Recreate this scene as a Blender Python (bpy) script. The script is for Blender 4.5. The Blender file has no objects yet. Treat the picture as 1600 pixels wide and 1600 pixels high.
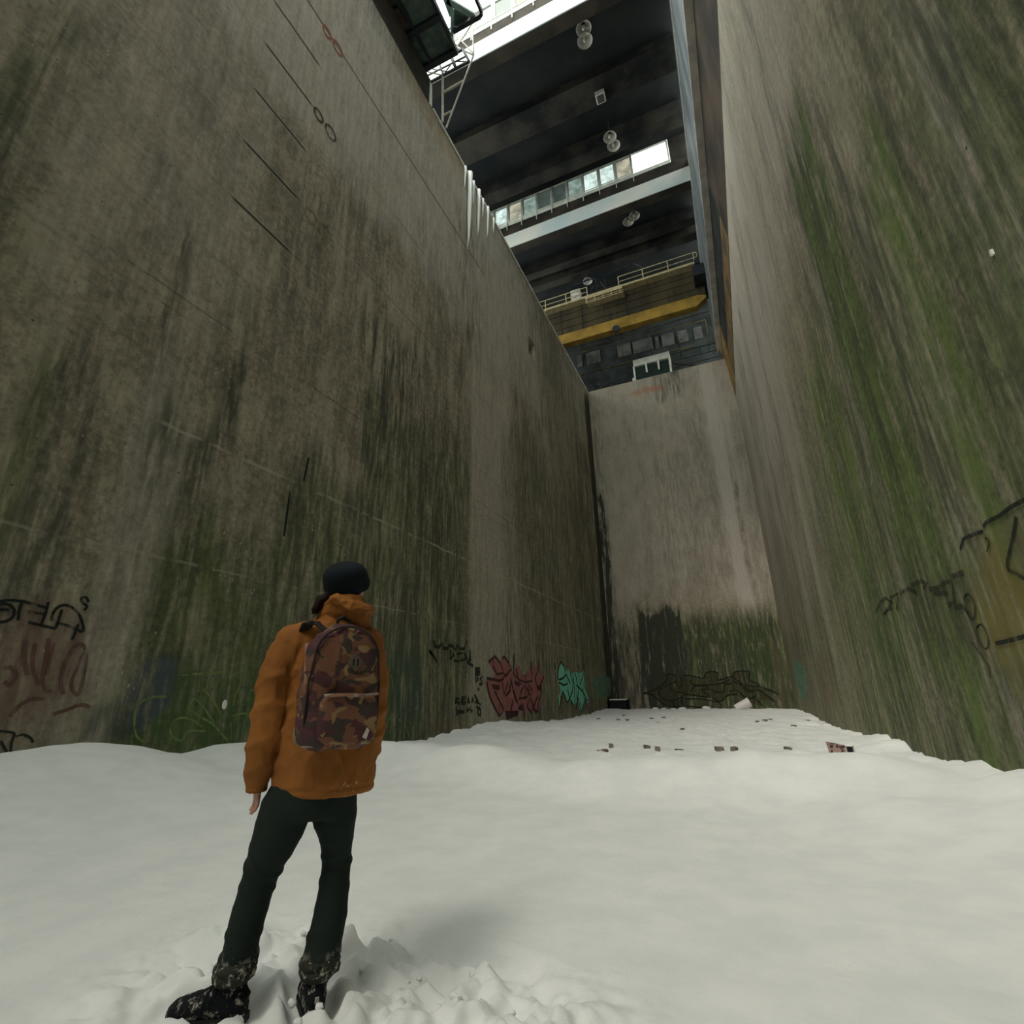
import bpy, bmesh, math, random
import numpy as np
from mathutils import Vector, Matrix, noise as mnoise

random.seed(7)
SC = bpy.context.scene
COL = SC.collection
H = 1.15                                   # camera height above the snow
# ------------------------------------------------------------------ camera
def _dirc(u, v, f=803.0):
    d = np.array([(u-800.)/f, -(v-800.)/f, -1.]); return d/np.linalg.norm(d)
_x = -_dirc(-1184, 1140); _y = _dirc(1170, 1072); _z = _dirc(760, -1463)    # the three vanishing points
_U, _S, _V = np.linalg.svd(np.array([_x, _y, _z]).T)
RC = _U @ _V
cam_d = bpy.data.cameras.new('camera'); cam = bpy.data.objects.new('camera', cam_d); COL.objects.link(cam)
cam_d.sensor_width = 36; cam_d.lens = 803/1600*36; cam_d.clip_end = 300; cam_d.clip_start = 0.05
cam.matrix_world = Matrix.Translation((0, 0, H)) @ Matrix([list(r) for r in RC.T]).to_4x4()
SC.camera = cam
# ------------------------------------------------------------------ light
SC.view_settings.view_transform = 'Standard'; SC.view_settings.look = 'None'
SC.view_settings.gamma = 1; SC.view_settings.use_curve_mapping = False
SC.view_settings.exposure = 0.0
W = bpy.data.worlds.new('overcast_sky'); SC.world = W; W.use_nodes = True
bgn = W.node_tree.nodes['Background']; bgn.inputs[0].default_value = (0.93, 1.0, 0.93, 1); bgn.inputs[1].default_value = 2.9
sd = bpy.data.lights.new('hazy_sun', 'SUN'); sd.energy = 1.75; sd.angle = math.radians(24); sd.color = (1.0, 0.92, 0.82)
so = bpy.data.objects.new('hazy_sun', sd); COL.objects.link(so)
so.rotation_euler = Vector((0.2, 0.6, -0.77)).to_track_quat('-Z', 'Y').to_euler(); so.location = (-2, -8, 30)

# ------------------------------------------------------------------ helpers
def ray(u, v): return RC.T @ _dirc(u, v)
def onX(u, v, X=-8.4):
    r = ray(u, v); k = X/r[0]; return Vector((X, k*r[1], k*r[2]+H))
def onY(u, v, Y=36.):
    r = ray(u, v); k = Y/r[1]; return Vector((k*r[0], Y, k*r[2]+H))
def onZ(u, v, Z=0.):
    r = ray(u, v); k = (Z-H)/r[2]; return Vector((k*r[0], k*r[1], Z))

def setp(o, label=None, cat=None, group=None, kind=None):
    if label: o['label'] = label
    if cat: o['category'] = cat
    if group: o['group'] = group
    if kind: o['kind'] = kind
    return o
def link(name, me, mat=None, parent=None, smooth=False):
    o = bpy.data.objects.new(name, me); COL.objects.link(o)
    if mat: me.materials.append(mat)
    if parent: o.parent = parent
    if smooth:
        me.polygons.foreach_set('use_smooth', [True]*len(me.polygons))
    return o
def empty(name, loc=(0, 0, 0), rz=0):
    o = bpy.data.objects.new(name, None); COL.objects.link(o); o.location = loc; o.rotation_euler = (0, 0, rz); o.empty_display_size = .2
    return o

class MB:
    """collects shapes of one part"""
    def __init__(s): s.v = []; s.f = []
    def add(s, vs, fs):
        n = len(s.v); s.v += [tuple(v) for v in vs]; s.f += [tuple(i+n for i in f) for f in fs]; return s
    def box(s, a, b):
        x0, y0, z0 = a; x1, y1, z1 = b
        return s.add([(x0,y0,z0),(x1,y0,z0),(x1,y1,z0),(x0,y1,z0),(x0,y0,z1),(x1,y0,z1),(x1,y1,z1),(x0,y1,z1)],
                     [(0,3,2,1),(4,5,6,7),(0,1,5,4),(1,2,6,5),(2,3,7,6),(3,0,4,7)])
    def hexa(s, b4, t4):
        return s.add(list(b4)+list(t4), [(0,3,2,1),(4,5,6,7),(0,1,5,4),(1,2,6,5),(2,3,7,6),(3,0,4,7)])
    def bar(s, p, q, w, h=None):
        h = h or w; p = Vector(p); q = Vector(q); d = (q-p).normalized()
        up = Vector((0,0,1)) if abs(d.z) < .95 else Vector((1,0,0))
        a = d.cross(up).normalized()*w/2; b = a.cross(d).normalized()*h/2
        return s.hexa([p-a-b, p+a-b, p+a+b, p-a+b], [q-a-b, q+a-b, q+a+b, q-a+b])
    def tube(s, pts, r, n=8, cap=True):
        pts = [Vector(p) for p in pts]; rs = r if isinstance(r, (list, tuple)) else [r]*len(pts)
        vs = []; fs = []; prev = None
        for i, p in enumerate(pts):
            d = (pts[min(i+1, len(pts)-1)]-pts[max(i-1, 0)]).normalized()
            if prev is None:
                up = Vector((0,0,1)) if abs(d.z) < .9 else Vector((0,1,0)); a = d.cross(up).normalized()
            else: a = (prev - d*prev.dot(d)).normalized()
            prev = a; b = d.cross(a)
            for k in range(n):
                t = 2*math.pi*k/n; vs.append(p + (a*math.cos(t)+b*math.sin(t))*rs[i])
        for i in range(len(pts)-1):
            for k in range(n):
                k2 = (k+1) % n; fs.append((i*n+k, i*n+k2, (i+1)*n+k2, (i+1)*n+k))
        if cap: fs.append(tuple(range(n))[::-1]); fs.append(tuple((len(pts)-1)*n+k for k in range(n)))
        return s.add(vs, fs)
    def loft(s, rings, n=24, cap=True):
        """rings: (centre, rx, ry, optional 3x3) ellipses in local xy"""
        vs = []; fs = []
        for ring in rings:
            c, rx, ry = ring[:3]; m = ring[3] if len(ring) > 3 else None
            for k in range(n):
                t = 2*math.pi*k/n; p = Vector((rx*math.cos(t), ry*math.sin(t), 0))
                if m: p = m @ p
                vs.append(Vector(c)+p)
        for i in range(len(rings)-1):
            for k in range(n):
                k2 = (k+1) % n; fs.append((i*n+k, i*n+k2, (i+1)*n+k2, (i+1)*n+k))
        if cap: fs.append(tuple(range(n))[::-1]); fs.append(tuple((len(rings)-1)*n+k for k in range(n)))
        return s.add(vs, fs)
    def ell(s, c, r, m=None, nu=20, nv=12, e1=1., e2=1.):
        vs = []; fs = []; c = Vector(c)
        sg = lambda w, e: math.copysign(abs(w)**e, w)
        for j in range(nv+1):
            ph = -math.pi/2+math.pi*j/nv
            for i in range(nu):
                t = 2*math.pi*i/nu
                p = Vector((r[0]*sg(math.cos(ph), e1)*sg(math.cos(t), e2), r[1]*sg(math.cos(ph), e1)*sg(math.sin(t), e2), r[2]*sg(math.sin(ph), e1)))
                if m: p = m @ p
                vs.append(c+p)
        for j in range(nv):
            for i in range(nu):
                i2 = (i+1) % nu; fs.append((j*nu+i, j*nu+i2, (j+1)*nu+i2, (j+1)*nu+i))
        return s.add(vs, fs)
    def mesh(s, name):
        me = bpy.data.meshes.new(name); me.from_pydata(s.v, [], s.f); me.update(); return me
    def build(s, name, mat=None, parent=None, smooth=False, bevel=0):
        me = s.mesh(name); o = link(name, me, mat, parent, smooth)
        if bevel:
            m = o.modifiers.new('bevel', 'BEVEL'); m.width = bevel; m.segments = 2; m.limit_method = 'ANGLE'
        return o

def fuse(mb, voxel, smooth=4, name='fused'):
    """one continuous skin over overlapping volumes"""
    tmp = bpy.data.objects.new('tmp', mb.mesh('tmp')); COL.objects.link(tmp)
    r = tmp.modifiers.new('r', 'REMESH'); r.mode = 'VOXEL'; r.voxel_size = voxel
    sm = tmp.modifiers.new('s', 'SMOOTH'); sm.iterations = smooth; sm.factor = .6
    dg = bpy.context.evaluated_depsgraph_get(); dg.update()
    me = bpy.data.meshes.new_from_object(tmp.evaluated_get(dg)); me.name = name
    bpy.data.objects.remove(tmp)
    return me
def displace(me, fn):
    me.update(); n = len(me.vertices)
    co = np.empty(n*3); me.vertices.foreach_get('co', co); co = co.reshape(-1, 3)
    no = np.empty(n*3); me.vertices.foreach_get('normal', no); no = no.reshape(-1, 3)
    co = co + no*fn(co, no)[:, None]
    me.vertices.foreach_set('co', co.ravel()); me.update()

# lattice value noise on arrays
_rng = np.random.RandomState(11); _LAT = _rng.rand(64, 64, 64)
def vn(p, seed=0):
    p = np.asarray(p, float)+seed*7.31; i = np.floor(p).astype(int); f = p-i; f = f*f*(3-2*f)
    r = 0
    for dx in (0, 1):
        for dy in (0, 1):
            for dz in (0, 1):
                w = (f[..., 0] if dx else 1-f[..., 0])*(f[..., 1] if dy else 1-f[..., 1])*(f[..., 2] if dz else 1-f[..., 2])
                r = r+w*_LAT[(i[..., 0]+dx) % 64, (i[..., 1]+dy) % 64, (i[..., 2]+dz) % 64]
    return r
def fbm(p, o=4, seed=0):
    r = 0; a = .5; t = 0; p = np.asarray(p, float)
    for k in range(o): r = r+a*vn(p*2**k, seed+k); t += a; a *= .5
    return r/t
def sstep(a, b, x):
    t = np.clip((x-a)/(b-a), 0, 1); return t*t*(3-2*t)

# ------------------------------------------------------------------ materials
class NT:
    def __init__(s, name):
        s.m = bpy.data.materials.new(name); s.m.use_nodes = True; s.t = s.m.node_tree; s.t.nodes.clear()
        s.out = s.t.nodes.new('ShaderNodeOutputMaterial')
    def n(s, typ, ins=None, **kw):
        nd = s.t.nodes.new(typ)
        for k, v in kw.items(): setattr(nd, k, v)
        for k, v in (ins or {}).items():
            if hasattr(v, 'is_output'): s.t.links.new(v, nd.inputs[k])
            else: nd.inputs[k].default_value = v
        return nd
    def math(s, op, a, b=0., c=None, clamp=False):
        ins = {0: a, 1: b}
        if c is not None: ins[2] = c
        return s.n('ShaderNodeMath', ins, operation=op, use_clamp=clamp).outputs[0]
    def mix(s, f, a, b, bt='MIX'):
        nd = s.n('ShaderNodeMix', None, data_type='RGBA', blend_type=bt)
        for k, v in ((0, f), (6, a), (7, b)):
            if hasattr(v, 'is_output'): s.t.links.new(v, nd.inputs[k])
            else: nd.inputs[k].default_value = v if k == 0 else (v if len(v) == 4 else (*v, 1))
        return nd.outputs[2]
    def noise(s, vec, scale, detail=4, rough=.5, dist=0.):
        return s.n('ShaderNodeTexNoise', {'Vector': vec, 'Scale': scale, 'Detail': detail, 'Roughness': rough, 'Distortion': dist}).outputs[0]
    def scale(s, vec, v):
        return s.n('ShaderNodeMapping', {'Vector': vec, 'Scale': v}).outputs[0]
    def step(s, x, a, b):
        return s.n('ShaderNodeMapRange', {0: x, 1: a, 2: b, 3: 0., 4: 1.}, interpolation_type='SMOOTHSTEP').outputs[0]
    def obj(s): return s.n('ShaderNodeTexCoord').outputs['Object']
    def bsdf(s, col, rough=.8, bump=None, bs=.3, bd=.02, metal=0., spec=.3, **k):
        ins = {'Base Color': col if hasattr(col, 'is_output') else ((*col, 1) if len(col) == 3 else col), 'Roughness': rough, 'Metallic': metal, 'Specular IOR Level': spec}
        ins.update(k)
        if bump is not None: ins['Normal'] = s.n('ShaderNodeBump', {'Height': bump, 'Strength': bs, 'Distance': bd}).outputs[0]
        b = s.n('ShaderNodeBsdfPrincipled', ins); s.t.links.new(b.outputs[0], s.out.inputs[0]); return b

def plain(name, col, rough=.6, var=.25, sc=4., metal=0., bump=.15, spec=.3, col2=None, streak=False):
    t = NT(name); P = t.obj()
    n = t.noise(t.scale(P, (1, 1, .2)) if streak else P, sc, 6, .6); g = t.noise(P, sc*9, 3)
    c2 = col2 or tuple(c*(1-var*1.6) for c in col)
    c = t.mix(t.step(n, .32, .68), (*c2, 1), (*col, 1))
    t.bsdf(c, rough, g, bump, .01, metal, spec)
    return t.m

CON_LO = (0.180, 0.156, 0.112); CON_HI = (0.430, 0.372, 0.285)
def wall_mat(name, lo=CON_LO, hi=CON_HI, moss=(0.062, 0.092, 0.026), lines=True, specks=.5, dark=(0.048, 0.052, 0.036)):
    t = NT(name); P = t.obj()
    big = t.noise(P, .35, 5, .6); mid = t.noise(t.scale(P, (1.1, 1.1, .45)), 1.6, 7, .65); fine = t.noise(P, 9., 5, .7)
    st1 = t.noise(t.scale(P, (3.0, 3.0, .26)), 1., 6, .62); st2 = t.noise(t.scale(P, (5.3, 5.3, .75)), 1.3, 6, .65)
    st3 = t.noise(t.scale(P, (1.2, 1.2, .05)), 1., 4, .55)
    grain = t.noise(P, 60., 3, .7)
    m = t.math('ADD', t.math('MULTIPLY', mid, .55), t.math('MULTIPLY', t.math('ADD', big, st3), .26))
    m = t.math('ADD', m, t.math('MULTIPLY', t.math('SUBTRACT', fine, .5), .6))
    c = t.mix(t.step(m, .36, .68), (*lo, 1), (*hi, 1))
    at = t.n('ShaderNodeAttribute', attribute_name='stain'); sep = t.n('ShaderNodeSeparateColor', {0: at.outputs['Color']})
    R, G, B = sep.outputs[0], sep.outputs[1], sep.outputs[2]; LN = at.outputs['Alpha']
    pl = t.math('MULTIPLY', B, t.math('ADD', t.math('MULTIPLY', t.step(st1, .30, .62), .65), .3), clamp=True)
    c = t.mix(pl, c, t.mix(fine, (0.42, 0.375, 0.32, 1), (0.62, 0.57, 0.50, 1)))
    ms = t.math('MULTIPLY', R, t.step(t.math('ADD', t.math('MULTIPLY', st2, .6), t.math('MULTIPLY', mid, .4)), .30, .58), clamp=True)
    mv = t.step(t.math('ADD', t.math('MULTIPLY', fine, .45), t.math('ADD', t.math('MULTIPLY', mid, .25), t.math('MULTIPLY', st3, .3))), .34, .64)
    c = t.mix(t.math('MULTIPLY', ms, .92), c, t.mix(mv, (moss[0]*.5, moss[1]*.5, moss[2]*.8, 1), (moss[0]*1.9, moss[1]*1.65, moss[2]*1.6, 1)))
    ov = t.math('MULTIPLY', t.math('SUBTRACT', G, 1.), .35); ov = t.math('MAXIMUM', ov, 0.)
    dk = t.math('MULTIPLY', G, t.step(t.math('ADD', t.math('ADD', t.math('MULTIPLY', st1, .5), t.math('MULTIPLY', st2, .5)), ov), .40, .60), clamp=True)
    c = t.mix(dk, c, (*dark, 1))
    # free thin runs everywhere
    c = t.mix(t.math('MULTIPLY', t.step(st2, .60, .76), .28), c, (*dark, 1))
    c = t.mix(t.math('MULTIPLY', t.step(t.math('SUBTRACT', 1., st1), .58, .74), .25), c, (0.40, 0.37, 0.28, 1))
    pa = t.n('ShaderNodeAttribute', attribute_name='paint')
    c = t.mix(t.math('MULTIPLY', pa.outputs['Alpha'], t.step(st2, .25, .6), clamp=True), c, pa.outputs['Color'])
    # chips and pits
    vo = t.n('ShaderNodeTexVoronoi', {'Vector': t.scale(P, (1, 1, .6)), 'Scale': 7., 'Randomness': 1.}).outputs['Distance']
    clus = t.step(t.noise(P, .9, 3), .52, .66)
    chip = t.math('MULTIPLY', t.math('LESS_THAN', vo, .11), t.math('MULTIPLY', clus, specks))
    c = t.mix(chip, c, (0.55, 0.52, 0.45, 1))
    vo2 = t.n('ShaderNodeTexVoronoi', {'Vector': P, 'Scale': 4.3, 'Randomness': 1.}).outputs['Distance']
    pit = t.math('MULTIPLY', t.math('LESS_THAN', vo2, .07), t.step(t.noise(P, 1.7, 2), .5, .6))
    c = t.mix(t.math('MULTIPLY', pit, .8), c, (0.012, 0.014, 0.010, 1))
    hgt = t.math('ADD', t.math('MULTIPLY', fine, .6), t.math('MULTIPLY', grain, .25))
    hgt = t.math('SUBTRACT', hgt, pit)
    if lines:
        z = t.n('ShaderNodeSeparateXYZ', {0: P}).outputs[2]
        wob = t.math('MULTIPLY', t.math('SUBTRACT', t.noise(P, 1.2, 3), .5), .06)
        for zz, wd, cc, am in ((5.60, .05, (.42, .38, .29, 1), .55), (8.1, .03, (.04, .04, .03, 1), .5), (3.35, .035, (.36, .33, .25, 1), .4), (10.6, .03, (.40, .36, .28, 1), .35)):
            m_ = t.math('MULTIPLY', t.step(t.math('ABSOLUTE', t.math('SUBTRACT', t.math('ADD', z, t.math('MULTIPLY', wob, 2.5)), zz)), wd, wd*.3), t.math('MULTIPLY', t.step(t.noise(P, .8, 5, .7), .46, .56), am)); c = t.mix(m_, c, cc)
        fz = t.math('ABSOLUTE', t.math('SUBTRACT', t.math('FRACT', t.math('ADD', t.math('DIVIDE', t.math('ADD', t.math('SUBTRACT', z, 12.82), wob), 1.69), 20.5)), .5))
        ln = t.math('MULTIPLY', t.math('LESS_THAN', fz, .022), LN)
        c = t.mix(t.math('MULTIPLY', ln, .9), c, (0.020, 0.020, 0.018, 1))
        lp = t.math('MULTIPLY', t.math('LESS_THAN', t.math('ABSOLUTE', t.math('SUBTRACT', fz, .034)), .012), LN)
        c = t.mix(t.math('MULTIPLY', lp, .45), c, (0.36, 0.33, 0.27, 1))
        hgt = t.math('SUBTRACT', hgt, ln)
    t.bsdf(c, .88, hgt, .55, .03, spec=.25)
    return t.m

def snow_mat():
    t = NT('snow'); P = t.obj()
    a = t.noise(P, 2.5, 5, .6); b = t.noise(P, 28, 4, .6); g = t.noise(P, 160, 2)
    c = t.mix(t.step(a, .3, .7), (.74, .755, .735, 1), (.82, .825, .80, 1))
    h = t.math('ADD', t.math('MULTIPLY', b, .5), t.math('MULTIPLY', g, .35))
    t.bsdf(c, .7, h, .35, .012, spec=.2)
    return t.m
M = {}
M['snow'] = snow_mat()
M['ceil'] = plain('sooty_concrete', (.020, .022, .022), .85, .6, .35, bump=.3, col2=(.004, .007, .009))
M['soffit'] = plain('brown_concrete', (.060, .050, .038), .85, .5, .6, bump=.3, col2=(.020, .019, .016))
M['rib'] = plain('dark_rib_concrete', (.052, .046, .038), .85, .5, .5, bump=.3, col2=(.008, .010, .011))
M['fascia'] = plain('white_painted_beam', (.88, .86, .78), .7, .2, .35, bump=.2, col2=(.62, .74, .78))
M['panel'] = plain('grey_steel_panel', (.24, .26, .27), .6, .3, .9, streak=True, col2=(.09, .11, .125))
M['flange'] = plain('pale_painted_flange', (.85, .82, .76), .6, .2, 1.2)
M['brown'] = plain('rusty_brown_concrete', (.085, .058, .040), .85, .5, .5, bump=.4, col2=(.022, .018, .015))
M['ochre'] = plain('ochre_painted_concrete', (.36, .21, .06), .8, .4, 1.3, bump=.4, col2=(.15, .085, .03))
M['ochre_dark'] = plain('dirty_ochre_concrete', (.24, .15, .065), .85, .5, .9, bump=.5, col2=(.06, .04, .025))
M['light_block'] = plain('light_block_concrete', (.26, .23, .18), .9, .3, .5)
M['ladder'] = plain('pale_ladder_steel', (.62, .60, .52), .5, .2, 3.)
M['yellow'] = plain('yellow_crane_paint', (.42, .26, .045), .5, .3, 1.0)
M['crane_brown'] = plain('dirty_crane_paint', (.075, .058, .028), .7, .5, .8, streak=True, col2=(.028, .024, .014))
M['cream'] = plain('cream_handrail_paint', (.62, .52, .30), .5, .2, 3.)
M['whitesteel'] = plain('white_steel', (.86, .88, .80), .5, .15, 2.)
M['darksteel'] = plain('dark_steel', (.03, .035, .045), .5, .3, 3.)
M['tealsteel'] = plain('teal_steel', (.30, .42, .40), .5, .25, 2.)
M['cabplate'] = plain('dark_green_plate', (.14, .20, .17), .5, .4, 1.6, col2=(.035, .07, .065))
M['boothgreen'] = plain('dark_green_booth', (.012, .035, .028), .6, .3, 2.)
M['farwall'] = plain('far_dark_wall', (.028, .035, .034), .85, .5, .6)
M['farpanel'] = plain('far_pale_panel', (.085, .085, .078), .85, .4, .8)
M['enamel'] = plain('lamp_enamel', (.75, .72, .66), .45, .2, 4.)
M['bulb'] = plain('lamp_glass', (.6, .58, .5), .2, .1, 4.)
M['orange_fabric'] = None

def glass(name, tint, trans):
    t = NT(name); P = t.obj(); n = t.noise(P, 1.3, 5, .6)
    tr = t.n('ShaderNodeBsdfTransparent', {0: (*tint, 1)}); df = t.n('ShaderNodeBsdfPrincipled', {'Base Color': (.12, .13, .12, 1), 'Roughness': .25})
    f = t.math('MULTIPLY', t.step(n, -.2, .75), trans, clamp=True)
    mx = t.n('ShaderNodeMixShader', {0: f}); t.t.links.new(df.outputs[0], mx.inputs[1]); t.t.links.new(tr.outputs[0], mx.inputs[2])
    t.t.links.new(mx.outputs[0], t.out.inputs[0]); return t.m
GL = [glass('dusty_glass_grey', (.62, .70, .68), .55), glass('sooty_glass', (.42, .48, .46), .35), glass('pale_glass', (.78, .84, .84), .75), glass('tan_glass', (.78, .74, .66), .6)]

# ------------------------------------------------------------------ pit walls
def grid_wall(name, axis, val, s0, s1, z0, z1, thick, step, mat, stainf, label, hole=None):
    """a concrete slab whose inner face is a fine grid carrying stain masks; axis 'x' plane x=val or 'y' plane y=val"""
    S = list(np.arange(s0, s1, step))+[s1]; Z = list(np.arange(z0, z1, step))+[z1]
    if hole:
        S = sorted(set([s for s in S if abs(s-hole[0]) > .04 and abs(s-hole[1]) > .04]+[hole[0], hole[1]]))
        Z = sorted(set([s for s in Z if abs(s-hole[2]) > .04 and abs(s-hole[3]) > .04]+[hole[2], hole[3]]))
    S = np.array(S); Z = np.array(Z); ns, nz = len(S), len(Z)
    SS, ZZ = np.meshgrid(S, Z, indexing='ij')
    def P(s, z, d=0): return (val+d, s, z) if axis == 'x' else (s, val+d, z)
    sgn = (-1 if val < 0 else 1) if axis == 'x' else 1
    vs = [P(s, z) for s in S for z in Z]; fs = []
    flip = (axis == 'x' and sgn > 0) or axis == 'y'
    for i in range(ns-1):
        for j in range(nz-1):
            if hole and S[i] >= hole[0]-1e-6 and S[i+1] <= hole[1]+1e-6 and Z[j] >= hole[2]-1e-6 and Z[j+1] <= hole[3]+1e-6: continue
            q = (i*nz+j, (i+1)*nz+j, (i+1)*nz+j+1, i*nz+j+1)
            fs.append(q if (axis == 'y') else (q if sgn < 0 else q[::-1]))
    if axis == 'x' and sgn < 0: pass
    n0 = len(vs); d = sgn*thick
    vs += [P(s0, z0, d), P(s1, z0, d), P(s1, z1, d), P(s0, z1, d)]
    c00, c10, c11, c01 = 0, (ns-1)*nz, (ns-1)*nz+nz-1, nz-1
    fs.append((n0, n0+1, n0+2, n0+3)[::-1] if not flip else (n0, n0+1, n0+2, n0+3))
    fs.append(tuple([i*nz+nz-1 for i in range(ns)]+[n0+2, n0+3]))          # top
    fs.append(tuple([(ns-1)*nz+j for j in range(nz)]+[n0+2, n0+1]))
    fs.append(tuple([j for j in range(nz)]+[n0+3, n0]))
    if hole:                                                                # recess behind the opening
        m = len(vs); a, b, e, f = hole; dd = sgn*.7
        for q in (0, dd): vs += [P(a, e, q), P(b, e, q), P(b, f, q), P(a, f, q)]
        fs += [(m, m+1, m+5, m+4), (m+1, m+2, m+6, m+5), (m+2, m+3, m+7, m+6), (m+3, m, m+4, m+7), (m+4, m+5, m+6, m+7)]
    me = bpy.data.meshes.new(name); me.from_pydata(vs, [], fs); me.update()
    st, pa = stainf(SS.ravel(), ZZ.ravel())
    for nm, arr in (('stain', st), ('paint', pa)):
        a = me.color_attributes.new(nm, 'FLOAT_COLOR', 'POINT'); full = np.zeros((len(vs), 4)); full[:len(arr)] = arr
        a.data.foreach_set('color', full.ravel())
    o = link(name, me, mat); setp(o, label, 'wall', kind='structure'); return o

class Stains:
    def __init__(s, S, Z, pt):
        s.S, s.Z = S, Z; s.pt = pt; s.st = np.zeros((len(S), 4)); s.pa = np.zeros((len(S), 4))
        P = np.stack([S, Z, S*0], 1)
        s.wob = (fbm(P*[.8, .35, 1], 4, 3)-.5); s.edge = fbm(P*[2.6, .5, 1], 4, 9)-.5; s.P = P
    def band(s, vref, u0, u1, vt, vb, ch, k, soft=.35, zsoft=1.5):
        a = s.pt(u0, vref)[0]; b = s.pt(u1, vref)[0]; a, b = min(a, b), max(a, b)
        um = (u0+u1)/2; mid = (a+b)/2
        zt = s.zat(mid, um, vref, vt); zb = s.zat(mid, um, vref, vb)
        s.rect(a, b, zb, zt, ch, k, soft, zsoft)
    def zat(s, y, u, vref, v):      # height on the vertical line through (u, vref) that the pixel row v meets
        z0 = s.pt(u, vref)[1]; best = None
        for z in np.linspace(-1, 26, 270):
            w = s.vrow(y, z)
            if best is None or abs(w-v) < best[0]: best = (abs(w-v), z)
        return best[1]
    def rect(s, a, b, z0, z1, ch, k, soft=.35, zsoft=1.5):
        w = s.wob*1.2; S = s.S+w*soft*1.5; Z = s.Z+s.edge*zsoft*1.6
        m = sstep(a-soft, a+soft*.3, S)*(1-sstep(b-soft*.3, b+soft, S))*sstep(z0-zsoft, z0+.1, Z)*(1-sstep(z1-.1, z1+zsoft, Z))
        s.st[:, ch] = np.maximum(s.st[:, ch], m*k)
    def blob(s, u, v, rs, rz, ch, k):
        c = s.pt(u, v); d = ((s.S+s.wob*rs-c[0])/rs)**2+((s.Z+s.edge*rz-c[1])/rz)**2
        s.st[:, ch] = np.maximum(s.st[:, ch], k*np.exp(-d*1.2))
    def tint(s, u, v, rs, rz, col, k, soft=.3):
        c = s.pt(u, v); d = np.sqrt(((s.S+s.wob*.5-c[0])/rs)**2+((s.Z+s.edge*.5-c[1])/rz)**2)
        m = k*(1-sstep(1-soft, 1+soft, d)); big = m > s.pa[:, 3]
        s.pa[big, :3] = col; s.pa[:, 3] = np.maximum(s.pa[:, 3], m)
def vrow_for(axis, val):
    def f(s_, z_):
        p = np.array([val, s_, z_-H]) if axis == 'x' else np.array([s_, val, z_-H]); c = RC @ p
        return 800-803*c[1]/-c[2]
    return f

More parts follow.
